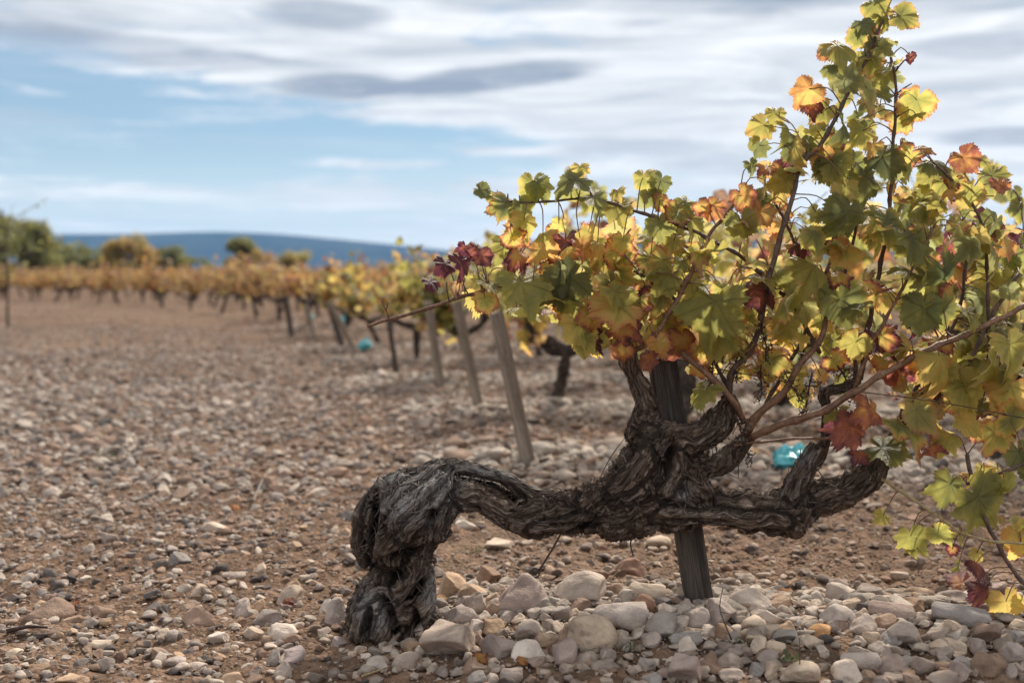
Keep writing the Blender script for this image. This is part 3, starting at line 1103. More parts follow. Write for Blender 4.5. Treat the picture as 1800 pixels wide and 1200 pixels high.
def rand_leaf_rot(g, face=(0, -.75, .45), spread=.65, roll=.6):
    while True:
        n = np.asarray(face) + spread * g.normal(size=3)
        if np.linalg.norm(n) > .2:
            break
    tip = np.array([roll * g.normal(), .35 * g.normal() - .1, -1.0])
    return rot_from(n, tip)


def mat4(Rm, loc, s):
    m = Matrix.Identity(4)
    for i in range(3):
        for j in range(3):
            m[i][j] = float(Rm[i, j] * s)
        m[i][3] = float(loc[i])
    return m


# ------------------------------------------------------------------ the old vine
Y0 = 2.66
MPP = Y0 / FPX
VB = P(690, 1118, Y0)          # foot of the trunk
VB[2] = float(ground_z(VB[0], VB[1]))


def path(rows):
    """rows of (px, py, radius px, depth px): the branch centre line in metres, with radius"""
    out = []
    for px, py, r, d in rows:
        p = P(px, py, Y0 + d * MPP)
        out.append((*p, r * MPP))
    return np.array(out)


BRANCH = [
    [(690, 1150, 82, 5), (690, 1090, 72, 5), (700, 1040, 58, 5), (706, 1000, 46, 0), (704, 965, 56, -6), (702, 920, 72, -6), (716, 884, 60, -2), (745, 858, 42, 2), (775, 840, 30, 2)],
    [(708, 930, 50, -30), (735, 898, 52, -28), (758, 866, 42, -18), (776, 842, 30, -6)],
    [(760, 852, 40, 0), (778, 828, 22, 0), (815, 822, 13, 8), (855, 830, 12, 12), (900, 850, 13, 12), (945, 876, 18, 6), (1000, 892, 32, 0)],
    [(770, 872, 34, -14), (805, 870, 26, -20), (842, 876, 20, -22), (872, 894, 20, -20), (905, 914, 25, -16), (960, 904, 34, -6), (1040, 896, 38, 0), (1110, 888, 44, 0)],
    [(905, 885, 15, 40), (865, 862, 13, 44), (815, 850, 14, 38), (770, 850, 24, 20)],
    [(1030, 896, 38, 0), (1100, 885, 56, -2), (1165, 882, 50, 0), (1230, 890, 33, 4), (1300, 894, 33, 2), (1350, 896, 35, 0), (1388, 893, 38, 0), (1400, 880, 35, 0)],
    [(1100, 878, 52, -6), (1128, 845, 54, -4), (1142, 800, 44, 0), (1132, 752, 30, 4), (1136, 712, 18, 6), (1124, 672, 15, 4), (1107, 640, 15, 0), (1101, 605, 13, 0), (1108, 590, 8, 0)],
    [(1160, 850, 52, -8), (1185, 835, 46, -6), (1205, 858, 36, -20), (1228, 880, 28, -18)],
    [(1150, 790, 46, -8), (1192, 778, 31, -10), (1235, 770, 27, -6), (1262, 746, 24, 0), (1280, 716, 19, 2), (1283, 690, 11, 2)],
    [(1170, 835, 44, 10), (1215, 826, 30, 8), (1258, 818, 22, 2), (1292, 796, 18, 0), (1318, 766, 12, 0)],
    [(1385, 890, 32, 4), (1402, 848, 19, -4), (1424, 810, 18, -10), (1438, 786, 17, -12)],
    [(1395, 888, 34, 6), (1460, 868, 28, 12), (1515, 848, 26, 14), (1542, 815, 23, 14), (1556, 788, 18, 14)],
    [(1432, 812, 17, 4), (1452, 770, 10, 16), (1455, 725, 9, 22), (1449, 690, 10, 24), (1482, 680, 9, 24), (1512, 666, 7, 24)],
    # strands and roots that stand out from the surface
    [(628, 1120, 22, -52), (652, 1075, 18, -64), (690, 1048, 16, -62), (728, 1015, 17, -52), (742, 975, 20, -52)],
    [(672, 1122, 20, -72), (690, 1085, 17, -76), (735, 1070, 17, -62), (752, 1030, 15, -40), (748, 990, 14, -38)],
    [(640, 1095, 17, -58), (648, 1060, 14, -62), (672, 1040, 13, -64), (690, 1075, 13, -74), (660, 1105, 15, -74)],
    [(610, 1128, 20, 0), (640, 1080, 24, -14), (668, 1020, 22, -28), (690, 985, 20, -50)],
    [(770, 1128, 18, -4), (752, 1080, 22, -10), (742, 1030, 18, -20), (735, 985, 18, -34)],
    [(720, 1130, 20, -62), (742, 1090, 15, -56), (748, 1050, 13, -46)],
    [(652, 992, 14, -16), (640, 950, 18, -10), (640, 905, 17, -6), (668, 868, 20, 0), (722, 838, 19, 0), (775, 815, 11, 0)],
    [(690, 985, 22, -36), (690, 955, 34, -50), (704, 930, 30, -52)],
    [(690, 925, 15, -78), (712, 890, 14, -84), (742, 868, 14, -72), (778, 834, 13, -36)],
    [(678, 900, 13, -66), (700, 872, 12, -66), (740, 846, 13, -50), (774, 820, 10, -20)],
    [(706, 945, 13, -84), (730, 912, 13, -84), (764, 880, 14, -66), (786, 848, 12, -36)],
    [(738, 1000, 14, -34), (750, 955, 16, -48), (776, 915, 17, -44), (798, 880, 15, -28), (792, 852, 12, -24)],
    [(668, 985, 13, -44), (658, 945, 12, -52), (668, 905, 12, -62)],
    [(1110, 915, 14, -40), (1160, 905, 15, -48), (1230, 905, 14, -34), (1310, 912, 15, -32), (1380, 915, 15, -32)],
    [(1080, 870, 18, -40), (1120, 830, 20, -48), (1144, 785, 14, -40), (1134, 750, 9, -24)],
    [(1165, 870, 14, -50), (1190, 820, 14, -44), (1175, 785, 14, -36), (1140, 760, 12, -34)],
    [(930, 925, 12, -26), (990, 918, 13, -30), (1050, 900, 13, -34), (1100, 860, 15, -42)],
]


def build_trunk(root):
    mb = MB()
    SK, SR, SS, SU, SV = [], [], [], [], []
    for k, rows in enumerate(BRANCH):
        c = spline(path(rows), .012)
        jit = .10 * perlin(np.stack([np.arange(len(c)) * .35, np.full(len(c), k * 3.7), np.zeros(len(c))], 1))
        rad = np.maximum(c[:, 3] * (1 + jit), .004)
        wob = np.stack([perlin(c[:, :3] * 16 + k + 5 * j) for j in range(3)], 1) * (rad * .28)[:, None]
        cc = c[:, :3] + wob
        mb.add(*tube(cc, rad, 18))
        t, U, V = frames(cc)
        s = np.concatenate([[0], np.cumsum(np.linalg.norm(np.diff(cc, axis=0), axis=1))]) + k * 1.7
        SK.append(cc), SR.append(rad), SS.append(s), SU.append(U), SV.append(V)
    me = mb.mesh('tmp', [])
    o = bpy.data.objects.new('tmp', me)
    sc.collection.objects.link(o)
    md = o.modifiers.new('r', 'REMESH')
    md.mode = 'VOXEL'
    md.voxel_size = .0030
    dg = bpy.context.evaluated_depsgraph_get()
    e = o.evaluated_get(dg)
    m2 = bpy.data.meshes.new_from_object(e)
    bpy.data.objects.remove(o)
    nv = len(m2.vertices)
    co = np.empty(nv * 3)
    m2.vertices.foreach_get('co', co)
    co = co.reshape(-1, 3)
    nq = len(m2.polygons)
    lt = np.empty(nq, np.int32)
    m2.polygons.foreach_get('loop_total', lt)
    li = np.empty(len(m2.loops), np.int32)
    m2.loops.foreach_get('vertex_index', li)
    quads = li.reshape(-1, 4) if (lt == 4).all() else None
    bpy.data.meshes.remove(m2)
    # relax the stair steps of the remesh
    ed = np.vstack([quads[:, [0, 1]], quads[:, [1, 2]], quads[:, [2, 3]], quads[:, [3, 0]]])
    cnt = np.bincount(ed[:, 0], minlength=nv).astype(float)

    def relax(a, n):
        for _ in range(n):
            s = np.stack([np.bincount(ed[:, 0], a[ed[:, 1], i], nv) for i in range(a.shape[1])], 1)
            a = .5 * a + .5 * s / cnt[:, None]
        return a

    def normals(c):
        n = np.cross(c[quads[:, 2]] - c[quads[:, 0]], c[quads[:, 3]] - c[quads[:, 1]])
        out = np.stack([sum(np.bincount(quads[:, j], n[:, i], nv) for j in range(4)) for i in range(3)], 1)
        return out / (np.linalg.norm(out, axis=1)[:, None] + 1e-12)

    co = relax(co, 2)
    SK, SR, SS, SU, SV = (np.concatenate(a) for a in (SK, SR, SS, SU, SV))
    near = np.empty(nv, int)
    for a in range(0, nv, 4000):
        d = np.linalg.norm(co[a:a + 4000, None] - SK[None], axis=2) - SR[None]
        near[a:a + 4000] = d.argmin(1)
    rel = co - SK[near]
    a_, b_ = (rel * SU[near]).sum(1), (rel * SV[near]).sum(1)
    s_ = SS[near]
    tw = s_ * 3.0
    flow = np.stack([a_ * np.cos(tw) - b_ * np.sin(tw), a_ * np.sin(tw) + b_ * np.cos(tw), s_], 1)
    flow = relax(flow, 3)
    warp = np.stack([perlin(co * 13 + 9 * j) for j in range(3)], 1) * .020 + np.stack([perlin(co * 34 + 5 * j) for j in range(3)], 1) * .006
    fw = flow + warp
    n = normals(co)
    big = perlin(co * 19) * .008 + perlin(co * 42) * .005
    r1 = 1 - np.abs(fbm(fw * np.array([60, 60, 6.5]), 2)) * 1.7
    r2 = 1 - np.abs(fbm(fw * np.array([150, 150, 13]) + 7, 2)) * 1.7
    rr = SR[near]
    amp = np.clip(rr / .05, .25, 1.0)
    disp = big * 1.35 * amp + (r1 - .55) * .0150 * amp + (r2 - .5) * .0085 * np.clip(amp, .4, 1)
    co2 = co + n * disp[:, None]

    def gouge(px, py, w, h, depth, tilt=0):
        """knot holes and clefts"""
        sx = 900 + FPX * co2[:, 0] / co2[:, 1]
        zz = (co2[:, 2] - CAM_H) / co2[:, 1]
        sy = 600 - FPX * np.tan(np.arctan(zz) + PITCH)
        dx, dy = sx - px, sy - py
        ct, st = math.cos(tilt), math.sin(tilt)
        u, v = (dx * ct + dy * st) / w, (-dx * st + dy * ct) / h
        k = np.exp(-(u * u + v * v) ** 1.5) * (n[:, 1] < -.15)
        co2[:, 1] += k * depth * MPP
        co2[:, 2] += 0

    for a in ((756, 906, 12, 9, 34, -.5), (654, 925, 6, 52, 52, .12), (690, 1012, 26, 9, 40, .2), (1178, 812, 13, 24, 42, .2), (680, 1085, 10, 34, 56, -.3), (722, 1050, 8, 34, 50, .5), (640, 1095, 8, 26, 50, .2), (728, 1095, 8, 26, 44, -.2), (700, 975, 30, 6, 40, -.3),
              (905, 872, 34, 12, 30, .55), (1225, 915, 60, 4, 18, .02), (1010, 922, 60, 4, 18, -.03), (848, 846, 40, 7, 28, .25)):
        gouge(*a)
    co2 = relax(co2, 0)
    # weathered bare wood: the shoulder of the arch, the stub, streaks
    sx = 900 + FPX * co[:, 0] / co[:, 1]
    sy = 600 - FPX * np.tan(np.arctan((co[:, 2] - CAM_H) / co[:, 1]) + PITCH)
    bare = np.zeros(nv)
    for px, py, w, h in ((772, 850, 34, 42), (720, 850, 60, 26), (860, 828, 80, 16), (1421, 803, 16, 14), (640, 1065, 16, 40), (668, 1075, 10, 30), (755, 1050, 12, 40), (720, 890, 60, 30), (1205, 870, 16, 16)):
        bare = np.maximum(bare, np.exp(-((sx - px) / w) ** 2 - ((sy - py) / h) ** 2))
    bare = np.clip(bare * 1.1 + perlin(fw * np.array([40, 40, 6])) * .35 * bare, 0, 1)
    me = make_mesh('trunk', co2 - VB, None, quads, [M_BARK], True, {'flow': ('FLOAT_VECTOR', fw), 'bare': ('FLOAT', bare)})
    return link('trunk', me, root)


vine = link('grapevine', None, None, VB)
tag(vine, 'old gnarled grapevine with a twisted trunk arching along the ground and a tall leafy crown', 'grapevine')
trunk_ob = build_trunk(vine)


def build_bark_strips(trunk):
    """strings and flakes of bark lying along the old wood, some lifting off at an end"""
    from mathutils.bvhtree import BVHTree
    me = trunk.data
    co = np.empty(len(me.vertices) * 3, np.float32)
    me.vertices.foreach_get('co', co)
    co = co.reshape(-1, 3) + VB
    li = np.empty(len(me.loops), np.int32)
    me.loops.foreach_get('vertex_index', li)
    bv = BVHTree.FromPolygons(co.tolist(), li.reshape(-1, 4).tolist())
    g = np.random.default_rng(8)
    mbs = [MB(), MB(), MB()]
    for k in range(560):
        b = int(g.integers(0, 13)) if k < 430 else int(g.integers(0, 3))
        c = spline(path(BRANCH[b]), .008)
        L = int(g.integers(5, 16))
        if len(c) < L + 2:
            continue
        i0 = int(g.integers(0, len(c) - L))
        seg = c[i0:i0 + L]
        t, U, V = frames(seg[:, :3])
        a0 = g.uniform(0, 6.28)
        da = g.normal() * .9
        pts = []
        lift = g.random() < .22
        for m in range(L):
            a = a0 + da * m / L + .12 * math.sin(m * .9 + k)
            d = math.cos(a) * U[m] + math.sin(a) * V[m]
            o = seg[m, :3] + d * (seg[m, 3] + .07)
            hit, nrm, _, _ = bv.ray_cast(Vector(o), Vector(-d), .16)
            if hit is None:
                break
            up = .0006
            if lift and m > L - 4:
                up += (m - L + 4) ** 2 * .0016
            pts.append(np.array(hit) + np.array(nrm) * up)
        if len(pts) < 4:
            continue
        pts = np.array(pts)
        pts[1:-1] = (pts[:-2] + 2 * pts[1:-1] + pts[2:]) / 4
        if np.linalg.norm(np.diff(pts, axis=0), axis=1).max() > .03:
            continue
        w = g.uniform(.0012, .0036)
        prof = np.sin(np.linspace(.25, 2.9, len(pts))) ** .7 * w
        mbs[int(g.integers(0, 3))].add(*tube(pts, prof, 5, .12, .55))
    for mb, mat in zip(mbs, (M_STRIP1, M_STRIP2, M_STALK)):
        o = link('bark_strips', mb.mesh('bark_strips', [mat], VB), vine)
        o['kind'] = 'stuff'


build_bark_strips(trunk_ob)

# canes: (px, py, depth px) rows, radius at start and end (px), material
CANES = [
    ([(1112, 618, -4), (1150, 592, -14), (1200, 510, -24), (1245, 420, -24), (1280, 372, -14), (1300, 345, -10)], 6, 3, M_CANE),
    ([(1440, 620, 10), (1400, 545, 0), (1345, 487, -16), (1297, 449, -22), (1240, 415, -26), (1180, 392, -28), (1120, 372, -28), (1040, 350, -24), (960, 354, -20), (905, 355, -18), (850, 342, -14)], 5, 2, M_CANE_GREY),
    ([(1135, 598, 0), (1080, 560, -20), (1000, 520, -34), (915, 500, -44), (830, 516, -50), (775, 535, -50), (715, 553, -50), (645, 573, -50)], 5, 3.4, M_CANE),
    ([(1309, 762, 0), (1337, 724, -10), (1376, 689, -18), (1407, 640, -22), (1442, 595, -24), (1450, 560, -22), (1445, 500, -10), (1470, 440, 0)], 9, 4, M_CANE),
    ([(1281, 695, 2), (1290, 650, -8), (1328, 600, -16), (1347, 508, -26), (1371, 417, -30), (1386, 374, -30), (1411, 285, -24), (1437, 263, -20), (1465, 215, -16), (1490, 165, -10), (1516, 117, -6), (1532, 85, -2), (1551, 38, 0), (1572, -12, 4)], 7, 3, M_CANE_GREY),
    ([(1512, 668, 24), (1530, 560, 20), (1556, 420, 10), (1566, 340, 0), (1570, 269, -4), (1573, 190, -6), (1576, 158, -6), (1570, 123, -4), (1563, 79, 0)], 6, 2.6, M_CANE_GREY),
    ([(1318, 770, -4), (1376, 745, -20), (1442, 724, -34), (1491, 696, -40), (1558, 654, -44), (1635, 612, -44), (1700, 588, -40), (1780, 548, -36), (1840, 520, -30)], 8, 5, M_CANE),
    ([(1740, 660, 10), (1738, 560, -6), (1735, 470, -14), (1728, 407, -20), (1704, 347, -24), (1658, 302, -22), (1640, 285, -20)], 5, 2.5, M_CANE_GREY),
    ([(1500, 690, -12), (1530, 610, -20), (1564, 547, -24), (1602, 477, -24), (1640, 400, -20)], 4.5, 2.5, M_CANE),
    ([(1183, 605, 0), (1236, 651, -16), (1285, 700, -16), (1309, 742, -8)], 6, 7, M_CANE),
    ([(1549, 842, -10), (1610, 880, -30), (1680, 930, -45), (1740, 950, -50), (1785, 954, -50), (1840, 960, -50)], 3.4, 2.8, M_STRAW),
    ([(1700, 800, -20), (1722, 880, -40), (1740, 928, -46), (1765, 975, -50), (1802, 1026, -54), (1840, 1060, -56)], 5, 4, M_CANE_GREY),
    ([(1290, 782, -8), (1380, 772, -16), (1460, 770, -24)], 2.6, 2.2, M_CANE),
    ([(1556, 790, 12), (1600, 730, 0), (1650, 690, -10), (1700, 640, -10), (1742, 560, 0), (1790, 480, 6)], 6, 4, M_CANE_GREY),
    ([(1505, 668, 20), (1500, 600, 30), (1480, 520, 40), (1500, 420, 50), (1520, 340, 40)], 5, 3, M_CANE_GREY),
    ([(1283, 690, 6), (1240, 600, 40), (1180, 520, 60), (1100, 470, 70), (1010, 450, 70), (930, 430, 60)], 4.5, 2.5, M_CANE_GREY),
    ([(1318, 760, 6), (1380, 650, 50), (1420, 560, 70), (1400, 440, 80), (1360, 350, 70)], 5, 3, M_CANE_GREY),
    ([(1556, 785, 14), (1620, 660, 60), (1680, 560, 80), (1700, 450, 80), (1690, 360, 60)], 5, 3, M_CANE_GREY),
    ([(1700, 850, -30), (1760, 830, -40), (1830, 800, -46)], 3.5, 3, M_CANE_GREY),
    ([(1356, 480, -30), (1340, 440, -34), (1330, 420, -34)], 2, 1.2, M_CANE),
    ([(1690, 300, -26), (1720, 340, -30), (1748, 345, -30)], 2, 1.5, M_STRAW),
    ([(1571, 130, -4), (1588, 108, -8), (1606, 98, -10)], 2, 1.2, M_CANE_GREY),
    ([(1573, 170, -6), (1590, 156, -10), (1603, 146, -14)], 1.8, 1.2, M_CANE_GREY),
    ([(1388, 215, -24), (1372, 205, -28), (1374, 188, -30)], 1.8, 1.2, M_STRAW),
    ([(682, 560, -50), (677, 545, -54), (672, 530, -56), (676, 522, -56)], 1.8, 1.0, M_CANE),
    ([(677, 545, -54), (684, 530, -60)], 1.2, 1.0, M_CANE),
    ([(790, 530, -50), (786, 510, -56), (784, 494, -60)], 1.6, 1.3, M_CANE_GREY),
    ([(822, 518, -50), (815, 500, -56), (818, 488, -60)], 1.6, 1.3, M_CANE_GREY),
    ([(1800, 420, 420), (1792, 350, 440), (1764, 318, 440), (1738, 294, 430), (1722, 276, 420)], 2.2, 1.0, M_CANE_GREY),
    ([(1110, 400, 10), (1090, 430, 0), (1115, 470, -5), (1140, 510, -8)], 1.8, 1.2, M_CANE_GREY),
]
cane_pts = []


def build_canes():
    g = np.random.default_rng(2)
    for ci, (rows, r0, r1, m) in enumerate(CANES):
        c = spline([(*P(a, b, Y0 + (d * 1.3 - 8 if d < 15 and ci not in (1, 2) else d) * MPP), 0) for a, b, d in rows], .014)[:, :3]
        n = len(c)
        rad = np.linspace(r0, r1, n) * MPP * .82
        c = c + np.stack([perlin(c * 22 + 4 * j) for j in range(3)], 1) * .004
        # swollen nodes along the cane, a slight zigzag at each
        nodes = np.arange(g.integers(2, 5), n - 1, 5)
        for k, i in enumerate(nodes):
            rad[i] *= 1.32
        v, t, q = tube(c, rad, 8)
        link('cane', MB().add(v, t, q).mesh('cane', [m], VB), vine)
        if r0 > 2.5:
            cane_pts.append(c)


build_canes()
CP = np.concatenate(cane_pts)

# leaves told apart in the photograph: px, py, width px, hue (0 green .. .5 yellow .. .75 orange .. 1 purple), depth px
HAND = [
 (1540, 18, 62, .24, -10), (1520, 45, 46, .12, 0), (1560, 25, 50, .34, -16), (1592, 34, 62, .22, -20), (1474, 84, 84, .30, -20), (1505, 70, 50, .10, -8), (1458, 90, 50, .66, -26), (1555, 72, 52, .34, -14), (1530, 100, 50, .25, -10),
 (1414, 165, 72, .70, -24), (1425, 185, 52, .78, -20), (1472, 122, 62, .08, -16), (1530, 168, 84, .33, -24), (1556, 128, 46, .30, 0), (1600, 103, 26, .80, -14), (1606, 188, 78, .28, -20), (1588, 215, 66, .34, -14), (1602, 205, 50, .12, -30),
 (1338, 228, 60, .46, -30), (1332, 262, 46, .18, -26), (1322, 295, 34, .12, -26), (1362, 205, 40, .40, -20), (1390, 238, 66, .24, -34), (1405, 265, 70, .08, -30), (1442, 200, 58, .30, -24), (1482, 226, 72, .10, -26), (1512, 236, 62, .34, -20),
 (1440, 278, 54, .68, -30), (1532, 262, 50, .60, -20), (1364, 318, 64, .62, -36), (1350, 296, 46, .72, -36), (1462, 300, 66, .24, -30), (1505, 296, 70, .12, -20), (1562, 282, 78, .06, -28), (1522, 330, 86, .22, -34), (1592, 276, 54, .42, -24),
 (1648, 288, 74, .08, -28), (1622, 262, 44, .70, -26), (1700, 284, 62, .72, -34), (1676, 316, 46, .56, -30), (1742, 318, 60, .14, -36), (1758, 328, 44, .78, -40), (1700, 345, 66, .38, -36), (1660, 330, 60, .30, -30), (1745, 400, 76, .10, -36), (1310, 350, 56, .62, -34), (1330, 380, 70, .66, -34), (1256, 368, 50, .68, -30),
 (850, 338, 40, .10, -16), (868, 352, 34, .30, -14), (888, 366, 66, .06, -26), (916, 372, 62, .20, -20), (936, 336, 66, .26, -26), (952, 330, 60, .08, -30), (1000, 322, 76, .06, -34), (1020, 300, 44, .42, -20), (1006, 345, 52, .30, -40),
 (1048, 352, 56, .16, -30), (1086, 372, 60, .34, -30), (1085, 340, 36, .42, -26), (1130, 322, 56, .34, -30), (1145, 350, 56, .10, -36), (1158, 324, 44, .16, -24), (1166, 362, 52, .58, -34), (1186, 380, 60, .36, -34), (1210, 362, 52, .24, -28), (1236, 368, 44, .64, -32), (1220, 390, 66, .34, -30),
 (918, 396, 56, .46, -30), (908, 420, 56, .52, -26), (982, 398, 34, .50, -20), (1035, 415, 52, .50, -24),
 (784, 470, 48, 1.0, -56), (812, 466, 58, 1.02, -62), (759, 500, 38, 1.0, -58), (850, 455, 46, .92, -54), (815, 440, 34, .90, -50), (800, 502, 36, .68, -62), (836, 440, 34, .82, -48),
 (1076, 542, 104, .52, -64), (988, 498, 112, .14, -62), (922, 508, 108, .20, -58), (865, 505, 70, .30, -54), (855, 532, 52, .38, -60), (950, 448, 50, .54, -40), (908, 452, 60, .60, -44), (1040, 420, 60, .48, -40), (1250, 548, 128, .24, -56), (1256, 590, 90, .30, -50),
 (1382, 545, 120, .24, -64), (1425, 478, 112, .42, -56), (1480, 540, 100, .12, -60), (1440, 420, 80, .18, -50), (1485, 385, 100, .16, -56), (1560, 400, 90, .10, -50), (1610, 430, 96, .14, -60), (1665, 490, 84, .04, -66), (1620, 555, 90, .08, -60), (1660, 555, 80, .18, -64),
 (1380, 580, 56, .38, -60), (1225, 505, 70, .36, -50), (1160, 610, 56, .60, -66), (1090, 618, 50, .70, -64), (1140, 636, 44, .78, -66), (1232, 622, 56, .58, -44), (1236, 692, 74, .32, -54), (1100, 582, 70, .62, -60), (1040, 560, 66, .52, -50), (1000, 545, 70, .34, -56), (1030, 602, 60, .28, -50),
 (1595, 752, 122, .20, -74), (1565, 790, 84, .10, -70), (1618, 730, 84, .32, -66), (1490, 762, 84, .86, -70), (1530, 728, 76, .74, -76), (1515, 800, 48, .76, -72), (1470, 735, 56, .30, -60), (1640, 790, 50, .80, -66),
 (1728, 888, 122, .18, -74), (1668, 862, 80, .24, -66), (1768, 856, 60, .34, -70), (1784, 745, 84, .18, -74), (1796, 805, 70, .12, -76), (1745, 770, 70, .40, -60), (1700, 745, 76, .48, -64), (1665, 775, 60, .44, -60),
 (1736, 1045, 78, .87, -76), (1718, 996, 50, .88, -72), (1728, 1020, 40, .92, -66), (1772, 1068, 76, .53, -74), (1796, 1060, 50, .50, -66), (1549, 908, 38, .44, -48), (1602, 950, 64, .30, -56), (1612, 962, 46, .34, -50), (1655, 942, 56, .26, -40), (1684, 998, 32, .22, -66), (1790, 955, 70, .56, -72), (1672, 968, 28, .64, -50),
 (1690, 945, 36, .40, -54), (1752, 955, 40, .46, -60), (1716, 975, 34, .50, -56),
 (1720, 420, 74, .93, 260), (1762, 452, 74, .88, 290), (1690, 402, 64, .90, 240), (1742, 388, 64, .92, 280), (1775, 412, 60, .86, 270), (1700, 455, 64, .9, 270),
 (1728, 286, 30, .20, 420), (1745, 300, 26, .2, 430), (1762, 322, 34, .24, 440), (1788, 346, 36, .16, 450), (1795, 372, 50, .2, 430),
 (1660, 640, 110, .46, -70), (1600, 610, 70, .55, -60), (1740, 650, 100, .30, -70), (1780, 620, 90, .42, -66), (1700, 690, 80, .36, -64), (1770, 690, 80, .48, -60), (1550, 600, 70, .50, -50), (1500, 610, 66, .36, -40), (1470, 640, 56, .56, -36), (1360, 640, 56, .40, -30), (1405, 700, 44, .34, -20),
]
FILL = [  # polygon, count, hue mean, hue spread, size lo, hi
 ([(838, 438), (930, 400), (1010, 420), (1100, 395), (1250, 385), (1310, 390), (1330, 560), (1250, 625), (1120, 600), (1040, 610), (1000, 570), (880, 535), (835, 515)], 130, .46, .17, 42, 80),
 ([(1300, 375), (1350, 300), (1420, 215), (1500, 235), (1560, 245), (1640, 280), (1740, 345), (1790, 420), (1800, 640), (1640, 640), (1560, 610), (1430, 590), (1330, 590), (1290, 480)], 180, .43, .19, 42, 82),
 ([(1620, 590), (1810, 560), (1830, 740), (1740, 800), (1650, 780), (1610, 720)], 42, .44, .16, 50, 90),
 ([(1190, 590), (1330, 600), (1480, 600), (1620, 620), (1600, 690), (1440, 690), (1320, 660), (1220, 660)], 30, .50, .14, 40, 70),
 ([(1200, 600), (1700, 600), (1700, 740), (1560, 720), (1340, 700), (1220, 680)], 34, .47, .13, 26, 50),
 ([(1640, 830), (1820, 800), (1830, 940), (1700, 930)], 12, .34, .14, 44, 80),
 ([(1440, 180), (1500, 90), (1540, 30), (1580, 40), (1570, 140), (1540, 230), (1440, 250)], 26, .26, .18, 40, 66),
]


def inside(poly, x, y):
    c = False
    for (x1, y1), (x2, y2) in zip(poly, poly[1:] + poly[:1]):
        if (y1 > y) != (y2 > y) and x < (x2 - x1) * (y - y1) / (y2 - y1) + x1:
            c = not c
    return c


def build_leaves():
    g = np.random.default_rng(14)
    items = []
    for px, py, w, hue, d in HAND:
        items.append((px, py, w, hue + .035 + g.normal() * .03, d + g.normal() * 10, .42, True))
    for poly, n, hm, hs, s0, s1 in FILL:
        xs, ys = [a for a, b in poly], [b for a, b in poly]
        k = 0
        while k < n:
            x, y = g.uniform(min(xs), max(xs)), g.uniform(min(ys), max(ys))
            if inside(poly, x, y):
                # hue drifts from place to place so that shoots turn together
                dr = perlin(np.array([[x / 130, y / 130, 2.0]]))[0] * .22
                h = hm + dr + hs * g.normal() * .75
                if g.random() < .035:
                    h = g.uniform(.82, .98)
                items.append((x, y, g.uniform(s0, s1), float(np.clip(h, .03, 1)), g.uniform(-60, 130) if s0 > 30 else g.uniform(150, 600), .75, False))
                k += 1
    items.sort(key=lambda a: -a[2])
    pet = MB()
    rest = MB()
    for i, (px, py, w, hue, d, sp, hand) in enumerate(items):
        c = P(px, py, Y0 + d * MPP)
        s = w * MPP * (1 + d * MPP / Y0) / (1.72 if hand else 1.82)
        s = min(s, .118)
        Rm = rand_leaf_rot(g, (.05, -.95, .35) if hand else (.05, -.5, .5), .48 if hand else .85, .6)
        k = int(g.integers(0, 8 if hand else 16))
        base = c - Rm[:, 1] * s * .28
        col = (hue, float(g.uniform(.0, .9) * g.random() + .08), float(g.uniform(.72, 1.05)))
        if i < 300:
            o = bpy.data.objects.new('leaf', LEAF_ME[k])
            sc.collection.objects.link(o)
            o.parent = vine
            o.matrix_local = mat4(Rm, base - VB, s)
            o.color = (max(0, min(1.1, col[0])), col[1], col[2], 1)
        else:
            v, t, q, lp, ed = LEAF[k]
            rest.add(v @ Rm.T * s + base, t, q, lp=lp, edge=ed, tint=np.tile(col, (len(v), 1)))
        dd = np.linalg.norm(CP - base, axis=1)
        j = dd.argmin()
        if dd[j] < .16:
            e = CP[j]
        else:
            e = base + (CP[j] - base) / dd[j] * .07
        mid = (base + e) / 2 + np.array([0, 0, .012]) - Rm[:, 1] * .01
        cc = spline([base + Rm[:, 2] * -.001, mid, e], .014)
        pet.add(*tube(cc, np.linspace(.0011, .0016, len(cc)), 5))
    if rest.n:
        o = link('foliage', rest.mesh('foliage', [M_LEAFS], VB), vine)
        o['kind'] = 'stuff'
    o = link('petiole', pet.mesh('petiole', [M_CANE], VB), vine)
    o['kind'] = 'stuff'


build_leaves()


def stalk_mesh(seed):
    """grape bunch stripped of its fruit"""
    g = np.random.default_rng(seed)
    mb = MB()
    ax = np.array([[0, 0, 0], [.004, 0, -.03], [-.002, .003, -.06], [.004, 0, -.095]])
    c = spline(ax, .008)
    mb.add(*tube(c, np.linspace(.0022, .001, len(c)), 5))
    for k in range(1, len(c)):
        for _ in range(2):
            d = g.normal(size=3)
            d[2] -= .6
            d /= np.linalg.norm(d)
            L = .03 * (1 - .6 * k / len(c)) * g.uniform(.6, 1.2)
            e = c[k] + d * L
            mb.add(*tube(np.array([c[k], c[k] + d * L * .5 + g.normal(size=3) * .002, e]), [.0011, .0009, .0007], 4))
            for _ in range(4):
                f = c[k] + d * L * g.uniform(.4, 1)
                u = g.normal(size=3)
                u /= np.linalg.norm(u)
                mb.add(*tube(np.array([f, f + u * .006, f + u * .009]), [.0006, .0006, .0019], 4))
    return mb.mesh('grape_stalk', [M_STALK])


